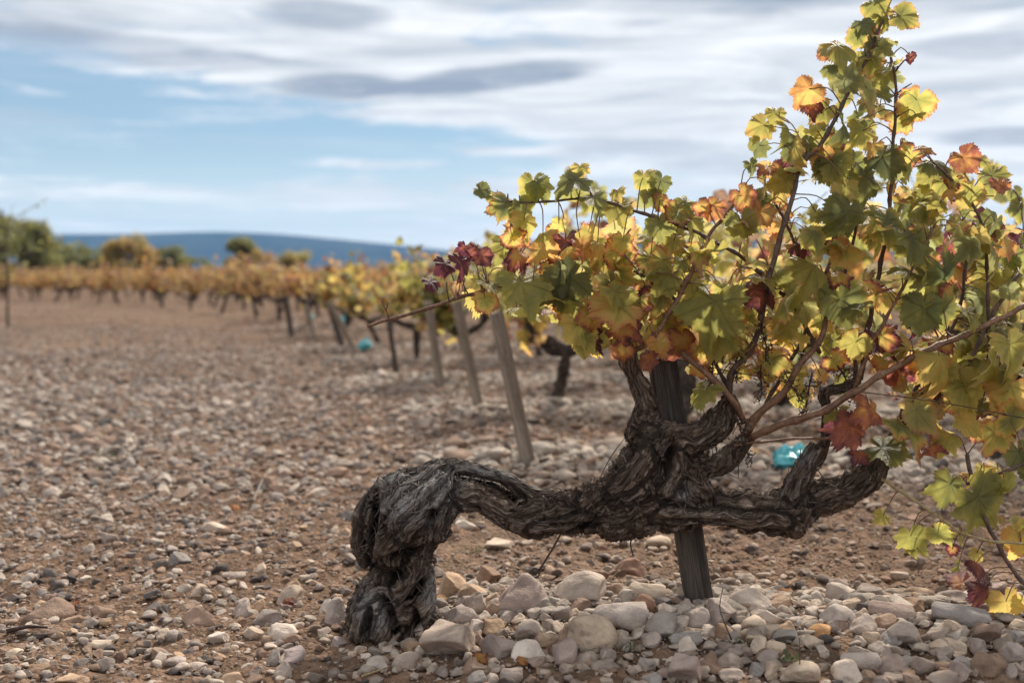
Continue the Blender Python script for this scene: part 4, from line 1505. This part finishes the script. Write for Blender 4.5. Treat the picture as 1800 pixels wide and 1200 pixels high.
SM = [stalk_mesh(k) for k in range(3)]
for k, (px, py, d) in enumerate([(1256, 606, -30), (1340, 560, -40), (1338, 640, -36), (1378, 650, -46), (1292, 728, -30), (1398, 640, -20), (1300, 590, 10), (1470, 640, -30), (1622, 690, -20), (1428, 655, -40)]):
    o = link('grape_stalk', SM[k % 3], vine, P(px, py, Y0 + d * MPP) - VB)
    o.rotation_euler = (random.uniform(-.4, .4), random.uniform(-.5, .5), random.uniform(0, 6))
    o.scale = (random.uniform(.8, 1.2),) * 3
cc = spline([P(1108, 905, Y0 - 45 * MPP), P(1112, 935, Y0 - 48 * MPP), P(1108, 955, Y0 - 48 * MPP), P(1113, 975, Y0 - 46 * MPP)], .01)
link('bark_strip', MB().add(*tube(cc, np.linspace(.0035, .0012, len(cc)), 5)).mesh('bark_strip', [M_STALK], VB), vine)

# ------------------------------------------------------------------ stakes and wires
def stake(px0, py0, px1, py1, w, mat, label, group='wooden stakes of the vineyard', Y=None, dY=0.0, square=True, cap=True):
    """stake from its top (px0, py0) down to its foot on the ground (px1, py1)"""
    foot = on_ground(px1, py1) if Y is None else P(px1, py1, Y)
    top = P(px0, py0, foot[1] + dY)
    r = w * foot[1] / FPX / 2
    ax = top - foot
    foot2 = foot - ax / np.linalg.norm(ax) * .10
    n = 24
    c = foot2 + (top - foot2) * np.linspace(0, 1, n)[:, None]
    t = ax / np.linalg.norm(ax)
    U = np.cross(t, (0, 1, 0))
    U /= np.linalg.norm(U)
    V = np.cross(t, U)
    sec = np.array([(-1, -.86), (-.92, -1), (0, -1.03), (.92, -1), (1, -.86), (1.03, 0), (1, .86), (.92, 1), (0, 1.02), (-.92, 1), (-1, .86), (-1.02, 0)])
    if not square:
        th = np.linspace(0, 2 * np.pi, 12, endpoint=False)
        sec = np.stack([np.cos(th), np.sin(th)], 1) * 1.05
    g = np.random.default_rng(int(px0 * 7 + py0))
    jit = 1 + .05 * perlin(np.stack([np.repeat(np.arange(n) * .4, 12), np.tile(np.arange(12) * 1.7, n), np.full(n * 12, px0)], 1)).reshape(n, 12)
    v = c[:, None] + r * jit[..., None] * (sec[None, :, :1] * U + sec[None, :, 1:] * V * .8)
    v[-1] += (g.normal(size=(12, 1)) * .006) * t
    v = v.reshape(-1, 3)
    q, tr = [], []
    for i in range(n - 1):
        for j in range(12):
            q.append((i * 12 + j, i * 12 + (j + 1) % 12, i * 12 + 12 + (j + 1) % 12, i * 12 + 12 + j))
    v = np.vstack([v, c[-1], c[0]])
    for j in range(12):
        tr.append((n * 12, (n - 1) * 12 + j, (n - 1) * 12 + (j + 1) % 12))
        tr.append((n * 12 + 1, (j + 1) % 12, j))
    me = make_mesh('wooden_stake', v - foot, tr, q, [mat], False)
    me.polygons.foreach_set('use_smooth', np.full(len(me.polygons), not square))
    # grain runs up the stake: local z is turned onto its axis
    q0 = Vector(t).to_track_quat('Z', 'Y')
    me.transform(q0.to_matrix().to_4x4().inverted())
    o = link('wooden_stake', me, None, foot)
    o.rotation_euler = q0.to_euler()
    tag(o, label, 'wooden stake', group)
    return foot, top


stake(1163, 628, 1230, 1066, 48, M_POSTD, 'dark weathered stake rising behind the twisted trunk of the old vine', Y=2.71)
STAKES = [
    (872, 548, 930, 818, 26, M_POST, 'nearest pale leaning stake above the arched trunk', 0),
    (803, 530, 842, 718, 18, M_POST, 'grey brown leaning stake second from the arched trunk', 0),
    (752, 530, 776, 683, 15, M_POST, 'slim pale leaning stake left of the grey brown leaning one', 0),
    (682, 556, 697, 655, 9, M_POSTD, 'thin upright stake in the open gap under the bare cane tip', 0),
    (578, 530, 631, 629, 10, M_POST, 'leaning brace stake just left of the turquoise plastic heap', 0),
    (578, 534, 602, 610, 10, M_POSTD, 'upright dark stake sharing its top with a leaning brace', 0),
    (536, 535, 556, 600, 8, M_POST, 'small leaning stake beside the farther turquoise plastic', 0),
    (502, 520, 513, 592, 9, M_POSTD, 'last upright stake at the left end of the blurred row ends', 0),
    (1640, 600, 1632, 690, 15, M_POSTD, 'black upright stake seen under the leaves beyond the right bank', 0),
]
for a in STAKES:
    stake(*a[:7])


def wire(name, pts, r, label, cat, mat=M_WIRE, group=None, seg=5):
    c = spline(pts, .02)[:, :3]
    b = c[0].copy()
    o = link(name, MB().add(*tube(c, np.full(len(c), r), seg)).mesh(name, [mat], b), None, b)
    tag(o, label, cat, group)
    return o


wire('trellis_wire', [P(1180, 628, 2.75), P(1236, 642, 2.70), P(1335, 662, 2.66), P(1435, 680, 2.62), P(1560, 694, 2.58), P(1655, 707, 2.54), P(1830, 740, 2.5)], .0013,
     'dark taut wire running from the dark stake through the crown of the old vine', 'wire')
wire('tie_wire', [P(1098, 770, 2.62), P(1072, 805, 2.60), P(1046, 858, 2.60)], .0011, 'thin pair wire slanting down from the head of the old vine to its trunk', 'wire')
_h = on_ground(944, 1012)
_rod = [P(990, 930, 2.74), P(970, 966, 2.75), P(950, 998, 2.76)]
_cen = P(941, 1006, 2.76)
_ring = [_cen + .0105 * np.array([math.cos(a), 0.25 * math.sin(a), math.sin(a)]) for a in np.linspace(.6, .6 + 2 * math.pi, 12)]
wire('iron_rod', _rod + _ring, .0027, 'rusty iron rod with an eye at its lower end under the beam of the trunk', 'iron rod', seg=6)
wire('wire_loop', [P(1190, 628, 2.76) + np.array([.035 * math.cos(a) - .012, .03 * math.sin(a), .012 * math.sin(3 * a) + .05 * a / 6.28]) for a in np.linspace(0, 15, 40)], .0012,
     'loose wire coiled round the head of the dark stake', 'wire')

# turquoise plastic bunches
def plastic(px, py, w, h, label, Y=None, lift=0):
    c = on_ground(px, py + h / 2) if Y is None else P(px, py + h / 2, Y)
    k = c[1] / FPX
    g = np.random.default_rng(int(px))
    v = _IVl.copy()
    n = fbm(v * 1.3 + px, 4) * .55 + np.abs(fbm(v * 3.6 + px * 2, 3)) * .45 - .1
    v[:, 0] += .25 * v[:, 2]
    v = v * (1 + n)[:, None]
    v[:, 2] += np.clip(v[:, 2], 0, 2) * .35 * (np.hypot(v[:, 0], v[:, 1]) < .6)
    v *= np.array([w * k / 2.3, w * k / 2.6, h * k / 2.7])
    v[:, 2] -= v[:, 2].min()
    o = link('plastic_bunch', make_mesh('plastic_bunch', v, _IFl, None, [M_BLUE], False), None, c)
    tag(o, label, 'plastic sheet', 'turquoise plastic left among the vines')


plastic(1388, 798, 66, 52, 'crumpled turquoise plastic seen between the arms of the old vine')
plastic(642, 607, 28, 24, 'crumpled turquoise plastic beside the leaning brace stake')
plastic(546, 557, 14, 16, 'tiny turquoise plastic between the two farthest stakes')
plastic(602, 562, 18, 20, 'pale turquoise plastic behind the leaning brace stake')

# ------------------------------------------------------------------ vines of the rows behind
def bg_trunk(seed):
    g = np.random.default_rng(seed)
    mb = MB()
    lean = g.normal(0, .12, 2)
    pts = [(0, 0, -.06, .055), (lean[0] * .4, lean[1] * .3, .12, .045), (lean[0] * .9 + g.normal() * .03, lean[1], .28, .042), (lean[0] * 1.2, lean[1] * 1.2, .42, .05)]
    c = spline(pts, .03)
    mb.add(*tube(c[:, :3], c[:, 3] * (1 + .15 * g.normal(size=len(c))), 8, .08))
    h = np.array(pts[-1][:3])
    tips = []
    for k in range(g.integers(3, 6)):
        a = g.uniform(-.5, .5) + (0 if k % 2 else math.pi)
        L = g.uniform(.15, .42)
        e = h + np.array([math.cos(a) * L, math.sin(a) * L * .6, g.uniform(.02, .18)])
        m = (h + e) / 2 + np.array([0, 0, -.02 + .03 * g.normal()])
        c = spline([(*h - np.array([0, 0, .03]), .042), (*m, .032), (*e, .022)], .03)
        mb.add(*tube(c[:, :3], c[:, 3] * (1 + .12 * g.normal(size=len(c))), 7, .08))
        tips.append(e)
    return mb.mesh('trunk', [M_OLD]), tips


def bg_canes(g, tips, n):
    lines = []
    for k in range(n):
        t = tips[g.integers(0, len(tips))]
        up = g.uniform(.22, .66) if g.random() < .85 else g.uniform(.6, .9)
        side = np.array([g.normal() * .28, g.normal() * .22, 0])
        c = spline([t, t + side * .4 + np.array([0, 0, up * .55]), t + side + np.array([0, 0, up])], .05)
        lines.append(c)
    return lines


def leaf_spots(g, lines, n):
    out = []
    for _ in range(n):
        c = lines[g.integers(0, len(lines))]
        p = c[g.integers(0, len(c))] + g.normal(size=3) * np.array([.085, .085, .06])
        out.append(p)
    return out


def tone_of(g, palette):
    m, s = palette
    if g.random() < .06:
        return float(g.uniform(.78, .95))
    return float(np.clip(m + s * g.normal(), .05, 1))


PAL = {'near': (.42, .17), 'mid': (.57, .12), 'far': (.70, .07)}
TPL = {}
for pal in ('near', 'mid', 'far'):
    for k in range(5):
        g = np.random.default_rng(900 + k + 31 * len(pal))
        tm, tips = bg_trunk(500 + k)
        lines = bg_canes(g, tips, 13)
        cm = MB()
        for c in lines:
            cm.add(*tube(c, np.linspace(.005, .0025, len(c)), 4))
        fm = MB()
        for p in leaf_spots(g, lines, 300 if pal != 'far' else 200):
            if p[2] < (.47 if pal == 'near' else .53) and g.random() < (.93 if pal != 'near' else .5):
                continue
            v, t, q, lp, ed = LEAF_LO[g.integers(0, 4)]
            s = g.uniform(.055, .088)
            Rm = rand_leaf_rot(g, (0, -.5, .5), .8)
            fm.add(v @ Rm.T * s + p, t, q, lp=lp, edge=ed, tint=np.tile((tone_of(g, PAL[pal]), .1, g.uniform(.55, .9) * (.78 if pal == 'far' else .92)), (len(v), 1)))
        TPL[pal, k] = (tm, cm.mesh('cane', [M_CANE_GREY]), fm.mesh('foliage', [M_LEAFS]), lines)

LABELS = {0: 'out of focus vine in the first row behind the old vine', 1: 'out of focus vine in the second row behind the old vine'}


def build_rows():
    g = np.random.default_rng(77)
    n = 0
    far = MB()
    for ri, (ry, rx) in enumerate(ROWS):
        x = rx + (.62 if ri == 0 else .45)
        first = True
        j = 0
        while True:
            y = ry - .1 * (x - rx)
            if x > .52 * y + .9:
                break
            if x < -.50 * y - 1.0:
                x += 1.25
                continue
            yy = y + g.normal() * .08
            z = float(ground_z(x, yy))
            pal = 'near' if ri < 3 else ('mid' if ri < 6 else 'far')
            if ri < 12 and x > -.5 * y + .3 * y and x > .1 * y:
                pal = 'near' if ri < 5 else 'mid'
            k = int(g.integers(0, 5))
            tm, cm, fm, lines = TPL[pal, k]
            sc_ = g.uniform(.9, 1.12) * (1.0 if ri < 1 else .93 if ri == 1 else .82 if ri == 2 else .73)
            rz = g.choice([0, math.pi]) + g.normal() * .2
            if n < 296:
                o = link('grapevine', None, None, (x, yy, z))
                o.rotation_euler = (0, 0, rz)
                o.scale = (sc_, sc_, sc_ * g.uniform(.92, 1.1))
                where = 'front' if ri < 2 else ('orange' if pal == 'far' else 'yellowing')
                ends = ['nearest pale leaning stake', 'grey brown leaning stake', 'slim pale leaning stake', 'thin upright stake', 'leaning brace stake',
                        'upright dark stake and its brace', 'small leaning stake', 'last upright stake at the left']
                if ri < 8:
                    hue = 'yellow green' if pal == 'near' else 'yellowing' if pal == 'mid' else 'orange'
                    nth = ['first', 'second', 'third', 'fourth', 'fifth', 'sixth', 'seventh', 'eighth', 'ninth', 'tenth'][min(j, 9)]
                    lab = f'blurred {hue} vine, {nth} along its row from the {ends[ri]}'
                else:
                    sx = 900 + FPX * x / yy
                    marks = [(20, 'tallest olive tree'), (118, 'low dark green tree'), (175, 'mid green bush'), (235, 'russet tree'), (306, 'green bushy tree'), (365, 'gap before the hills'), (428, 'round olive green tree'),
                             (470, 'orange brown bush'), (521, 'square topped brown tree'), (600, 'turquoise heap'), (650, 'bare cane tip'), (700, 'bare tipped cane'), (785, 'hanging purple leaves'), (870, 'pale leaning stake'),
                             (1000, 'big green leaf'), (1120, 'neck of the trunk'), (1250, 'middle canes'), (1400, 'tall green shoot'), (1570, 'highest leaves'), (1700, 'orange tip leaves')]
                    mk = min(marks, key=lambda m: abs(m[0] - sx))[1]
                    nth = ['ninth', 'tenth', 'eleventh', 'twelfth', 'thirteenth', 'fourteenth', 'fifteenth', 'sixteenth', 'seventeenth', 'eighteenth', 'nineteenth', 'twentieth'][min(ri - 8, 11)]
                    lab = f'blurred orange vine in the {nth} row back, in line with the {mk}'
                    if ri > 19:
                        lab = f'blurred orange vine in the last rows, in line with the {mk}'
                tag(o, lab, 'grapevine', 'vines in the rows behind')
                link('trunk', tm, o)
                if ri < 5:
                    link('cane', cm, o)['kind'] = 'stuff'
                if ri < 2:
                    for p in leaf_spots(g, lines, 190):
                        l = bpy.data.objects.new('leaf', LEAF_ME[int(g.integers(0, 12))])
                        sc.collection.objects.link(l)
                        l.parent = o
                        l.matrix_local = mat4(rand_leaf_rot(g, (0, -.5, .5), .8), p, g.uniform(.055, .088))
                        l.color = (tone_of(g, PAL['near']), .12, g.uniform(.85, 1.15), 1)
                else:
                    link('foliage', fm, o)['kind'] = 'stuff'
                n += 1
            else:
                for me, mat in ((tm, 0), (fm, 1)):
                    pass
                vv = np.empty(len(fm.vertices) * 3, np.float32)
                fm.vertices.foreach_get('co', vv)
                far_add(far, fm, vv.reshape(-1, 3), x, yy, z, rz, sc_)
            first = False
            j += 1
            x += 1.25 * g.uniform(.92, 1.08)
    if far.n:
        o = link('vineyard', far.mesh('vineyard', [M_LEAFS]))
        tag(o, kind='stuff')
    return n


def far_add(mb, me, v, x, y, z, rz, s):
    key = me.name
    if key not in _cache:
        lt = np.empty(len(me.polygons), np.int32)
        me.polygons.foreach_get('loop_total', lt)
        li = np.empty(len(me.loops), np.int32)
        me.loops.foreach_get('vertex_index', li)
        st = np.concatenate([[0], np.cumsum(lt)[:-1]])
        t = li[(st[lt == 3][:, None] + np.arange(3))]
        q = li[(st[lt == 4][:, None] + np.arange(4))]
        at = {}
        for nm, fld, dim in (('lp', 'vector', 3), ('tint', 'vector', 3), ('edge', 'value', 1)):
            a = np.empty(len(me.vertices) * dim, np.float32)
            me.attributes[nm].data.foreach_get(fld, a)
            at[nm] = a.reshape(-1, 3) if dim == 3 else a
        _cache[key] = (t, q, at)
    t, q, at = _cache[key]
    c, s_ = math.cos(rz), math.sin(rz)
    w = np.stack([v[:, 0] * c - v[:, 1] * s_, v[:, 0] * s_ + v[:, 1] * c, v[:, 2]], 1) * s + np.array([x, y, z])
    mb.add(w, t, q, **at)


_cache = {}
n_vines = build_rows()

# ------------------------------------------------------------------ trees beyond the vineyard
def tree(px, top, width, Y, hue, label, seed, sparse=1.0, shape=1.0, cat='tree'):
    g = np.random.default_rng(seed)
    x = (px - 900) / FPX * Y
    h = CAM_H + (478 - top) / FPX * Y
    w = width / FPX * Y
    o = link('tree', None, None, (x, Y, 0))
    tag(o, label, cat, 'trees beyond the vineyard')
    mb = MB()
    c = spline([(0, 0, -.2, .045 * h), (.02 * h * g.normal(), 0, .4 * h, .030 * h), (.04 * h * g.normal(), 0, .8 * h, .012 * h)], h * .05)
    mb.add(*tube(c[:, :3], c[:, 3], 8, .05))
    cl = []
    for k in range(int(22 * shape)):
        a = g.uniform(0, 6.28)
        zz = g.uniform(.22, .98)
        rad = w / 2 * math.sqrt(max(0.05, 1 - ((zz - .5) / .55) ** 2)) * g.uniform(.35, 1.0)
        e = np.array([math.cos(a) * rad, math.sin(a) * rad, zz * h])
        s0 = c[min(len(c) - 1, int(len(c) * zz * .75)), :3]
        cc = spline([(*s0, .012 * h), (*((s0 + e) / 2 + np.array([0, 0, -.03 * h])), .008 * h), (*e, .003 * h)], h * .08)
        mb.add(*tube(cc[:, :3], cc[:, 3], 5))
        cl.append((e, g.uniform(.16, .28) * min(w, h)))
    link('trunk', mb.mesh('trunk', [M_TREEBARK]), o)
    fm = MB()
    for e, r in cl:
        tone = hue + .06 + g.normal() * .07
        for _ in range(int(120 * sparse)):
            d = g.normal(size=3)
            d /= np.linalg.norm(d)
            p = e + d * r * g.random() ** .45 * np.array([1.15, 1.15, .85])
            if p[2] < .02 * h:
                continue
            v, t, q, lp, ed = LEAF_LO[g.integers(0, 4)]
            s = g.uniform(.030, .060) * h * .9
            Rm = rand_leaf_rot(g, d, .8, 1.0)
            fm.add(v @ Rm.T * s + p, t, q, lp=lp, edge=ed, tint=np.tile((float(np.clip(tone + g.normal() * .06, .02, .95)), .05, g.uniform(.5, .85)), (len(v), 1)))
    f = link('crown', fm.mesh('crown', [M_LEAFS]), o)
    f['kind'] = 'stuff'


TREES = [
    (-30, 388, 130, 95, .20, 'tall olive green tree at the left border, largest of the row', 1.0, 1.4), (52, 398, 90, 98, .26, 'broad olive tree with bare twigs on top beside the tallest one', 1.0, 1.3),
    (118, 428, 100, 118, .12, 'low dark green tree right of the broad olive tree', 1.0, 1.2), (168, 440, 96, 122, .18, 'low mid green bush between the dark green tree and the russet one', 1.0, 1.2),
    (235, 421, 96, 112, .52, 'rounded russet brown tree standing alone before the hills', 1.0, 1.4), (306, 437, 74, 114, .15, 'green bushy tree touching the russet one', 1.0, 1.1),
    (272, 450, 66, 125, .10, 'dark low bush between the russet tree and the green bushy one', 1.0, .9),
    (428, 425, 60, 118, .22, 'round olive green tree in the middle of the gap before the hills', 1.2, 1.4), (462, 445, 56, 116, .62, 'orange brown bush touching the round olive green tree', 1.0, .9),
    (521, 443, 54, 120, .46, 'small square topped brown tree nearest to the vine leaves', 1.0, 1.0), (352, 456, 60, 130, .22, 'lowest green bush fading into the orange vines', 1.0, .8),
    (-110, 400, 120, 105, .2, 'olive tree just outside the picture', 1.0, 1.2),
]
for k, (px, top, w, Y, hue, lab, sp, shp) in enumerate(TREES[:-1]):
    tree(px, top, w, Y, hue, lab, 60 + k, sp, shp)


def sapling():
    g = np.random.default_rng(5)
    f = on_ground(13, 575)
    o = link('sapling', None, None, f)
    tag(o, 'thin young tree with a bare stem and sparse yellow green leaves at the left border', 'tree')
    k = f[1] / FPX
    H = 215 * k
    mb = MB()
    c = spline([(0, 0, -.05, .022), (.02, 0, H * .4, .018), (-.01, 0, H * .95, .007)], .08)
    mb.add(*tube(c[:, :3], c[:, 3], 6))
    fm = MB()
    for i in range(16):
        s = c[g.integers(len(c) // 3, len(c)), :3]
        e = s + np.array([g.normal() * .28, g.normal() * .28, g.uniform(.1, .45)])
        cc = spline([s, (s + e) / 2 + np.array([0, 0, -.03]), e], .08)
        mb.add(*tube(cc, np.linspace(.007, .003, len(cc)), 4))
        for _ in range(7 if e[2] < H * .85 else 3):
            v, t, q, lp, ed = LEAF_LO[g.integers(0, 4)]
            p = s + (e - s) * g.uniform(.2, 1.05) + g.normal(size=3) * .05
            fm.add(v @ rand_leaf_rot(g).T * g.uniform(.03, .06) + p, t, q, lp=lp, edge=ed, tint=np.tile((g.uniform(.22, .40), .1, .6), (len(v), 1)))
    link('trunk', mb.mesh('trunk', [M_TREEBARK]), o)
    link('crown', fm.mesh('crown', [M_LEAFS]), o)['kind'] = 'stuff'


sapling()

# ------------------------------------------------------------------ small things on the ground
FL = [(843, 1170, 30, .70, 'orange brown fallen leaf lying behind the slate coloured stone'), (918, 1172, 20, .72, 'small orange fallen leaf tucked beside the round grey stone'),
      (772, 1067, 26, .64, 'yellow and orange fallen leaf caught between the trunk and the cracked tan block'), (1690, 1036, 46, .80, 'reddish fallen leaf on the stones behind the dark red hanging leaves'),
      (505, 1066, 26, .86, 'dark red fallen leaf beneath the cream pyramid stone'), (131, 1072, 16, .80, 'red fallen leaf between the largest brown stone and its neighbour'), (1382, 1052, 24, .70, 'orange fallen leaf behind the tan ball shaped stone'),
      (412, 898, 20, .74, 'rust coloured fallen leaf at the foot of the pale stick'), (1330, 805, 30, .68, 'blurred orange fallen leaf beside the turquoise plastic behind the old vine')]
for k, (px, py, w, hue, lab) in enumerate(FL):
    c = on_ground(px, py)
    s = w * c[1] / FPX / 1.3
    o = bpy.data.objects.new('fallen_leaf', LEAF_ME[6 + k % 6])
    sc.collection.objects.link(o)
    o.matrix_world = mat4(rot_from((.2 * math.sin(k), -.55, .9), (math.sin(k * 2.1), .6, 0)), c + np.array([0, 0, .018]), s)
    o.color = (hue, .2, 1, 1)
    tag(o, lab, 'fallen leaf', 'fallen leaves on the ground')


def weed(px, py, h, label, seed, blades=26, broad=False):
    g = np.random.default_rng(seed)
    c = on_ground(px, py)
    k = c[1] / FPX
    mb = MB()
    o = link('weed', None, None, c)
    tag(o, label, 'weed', 'small weeds on the ground')
    for i in range(blades):
        L = h * k * g.uniform(.4, 1.0)
        d = np.array([g.normal() * .5, g.normal() * .5, 1])
        d /= np.linalg.norm(d)
        st = np.array([g.normal() * .3 * h * k, g.normal() * .2 * h * k, -.004])
        e = st + d * L + np.array([d[0], d[1], -.15]) * L * .4
        cc = spline([st, st + d * L * .55, e], L / 4)
        mb.add(*tube(cc, np.linspace(.0013, .0004, len(cc)), 4, flat=.5))
    link('stem', mb.mesh('stem', [M_WEED]), o)
    if broad:
        fm = MB()
        for i in range(6):
            v, t, q, lp, ed = LEAF_LO[i % 4]
            p = np.array([g.normal() * .25, g.normal() * .2, g.uniform(.4, 1.0)]) * h * k
            fm.add(v @ rand_leaf_rot(g).T * h * k * .3 + p, t, q, lp=lp, edge=ed, tint=np.tile((.06, 0, .8), (len(v), 1)))
        link('foliage', fm.mesh('foliage', [M_LEAFS]), o)['kind'] = 'stuff'


weed(1108, 1142, 30, 'green grassy tuft beside the pitted tan boulder', 1, 34)
weed(838, 972, 26, 'blurred pale green weed on the soil behind the trunk arch', 2, 24)
weed(1390, 1176, 34, 'small dark green weed with broad leaves in front of the wide cream stone', 3, 6, True)
weed(1292, 1132, 24, 'grey green tuft at the foot of the thin sprouting twig', 4, 26)
weed(200, 812, 30, 'blurred low green weed in the gravel far left', 5, 40)
weed(712, 1176, 18, 'tiny yellow green sprout on the flat grey stone below the trunk', 6, 10)


def twig(pts, r, label, mat, forks=()):
    c = spline(pts, .02)[:, :3]
    b = c[0].copy()
    mb = MB().add(*tube(c, np.linspace(r, r * .5, len(c)), 5, .05))
    for f in forks:
        d = spline(f, .02)[:, :3]
        mb.add(*tube(d, np.linspace(r * .7, r * .3, len(d)), 4))
    tag(link('twig', mb.mesh('twig', [mat], b), None, b), label, 'twig', 'dry twigs on the ground')


_a = on_ground(1288, 1128)
twig([_a, P(1272, 1090, _a[1]), P(1265, 1065, _a[1]), P(1271, 1032, _a[1])], .0018, 'thin brown upright twig sprouting by the foot of the dark stake', M_CANE_GREY, [[P(1267, 1075, _a[1]), P(1283, 1078, _a[1])]])
_a = on_ground(1398, 1196)
twig([_a, P(1406, 1165, _a[1]), P(1405, 1120, _a[1])], .0018, 'thin dark stem standing beside the small dark green weed', M_CANE_GREY)
_a, _b = on_ground(445, 890), on_ground(475, 838)
twig([_a + np.array([0, 0, .02]), (_a + _b) / 2 + np.array([0, 0, .04]), _b + np.array([0, 0, .04])], .005, 'pale grey stick lying across the gravel left of the trunk', M_POST)
_a = on_ground(1068, 1030)
twig([_a, P(1080, 1010, _a[1]), P(1095, 990, _a[1])], .0022, 'short straw coloured stalk rising behind the pale wedge shaped stone', M_STRAW)
_a = on_ground(758, 805)
twig([_a, P(772, 760, _a[1]), P(790, 700, _a[1]), P(815, 660, _a[1])], .0035, 'thin reddish shoot standing on the soil left of the nearest pale stake', M_CANE)
_a, _b = on_ground(12, 1118), on_ground(84, 1112)
twig([_a + np.array([0, 0, .012]), (_a + _b) / 2 + np.array([0, 0, .02]), _b + np.array([0, 0, .014])], .006, 'dark dry stick lying on the ground below the largest brown stone', M_STALK)
_a, _b = on_ground(636, 1196), on_ground(682, 1184)
twig([_a + np.array([0, 0, .01]), _b + np.array([0, 0, .015])], .003, 'short tan twig near the bottom edge below the white angular stone', M_STRAW)

build_haze()
print('gravel', n_gravel, 'vines', n_vines, 'objects', len(sc.objects))
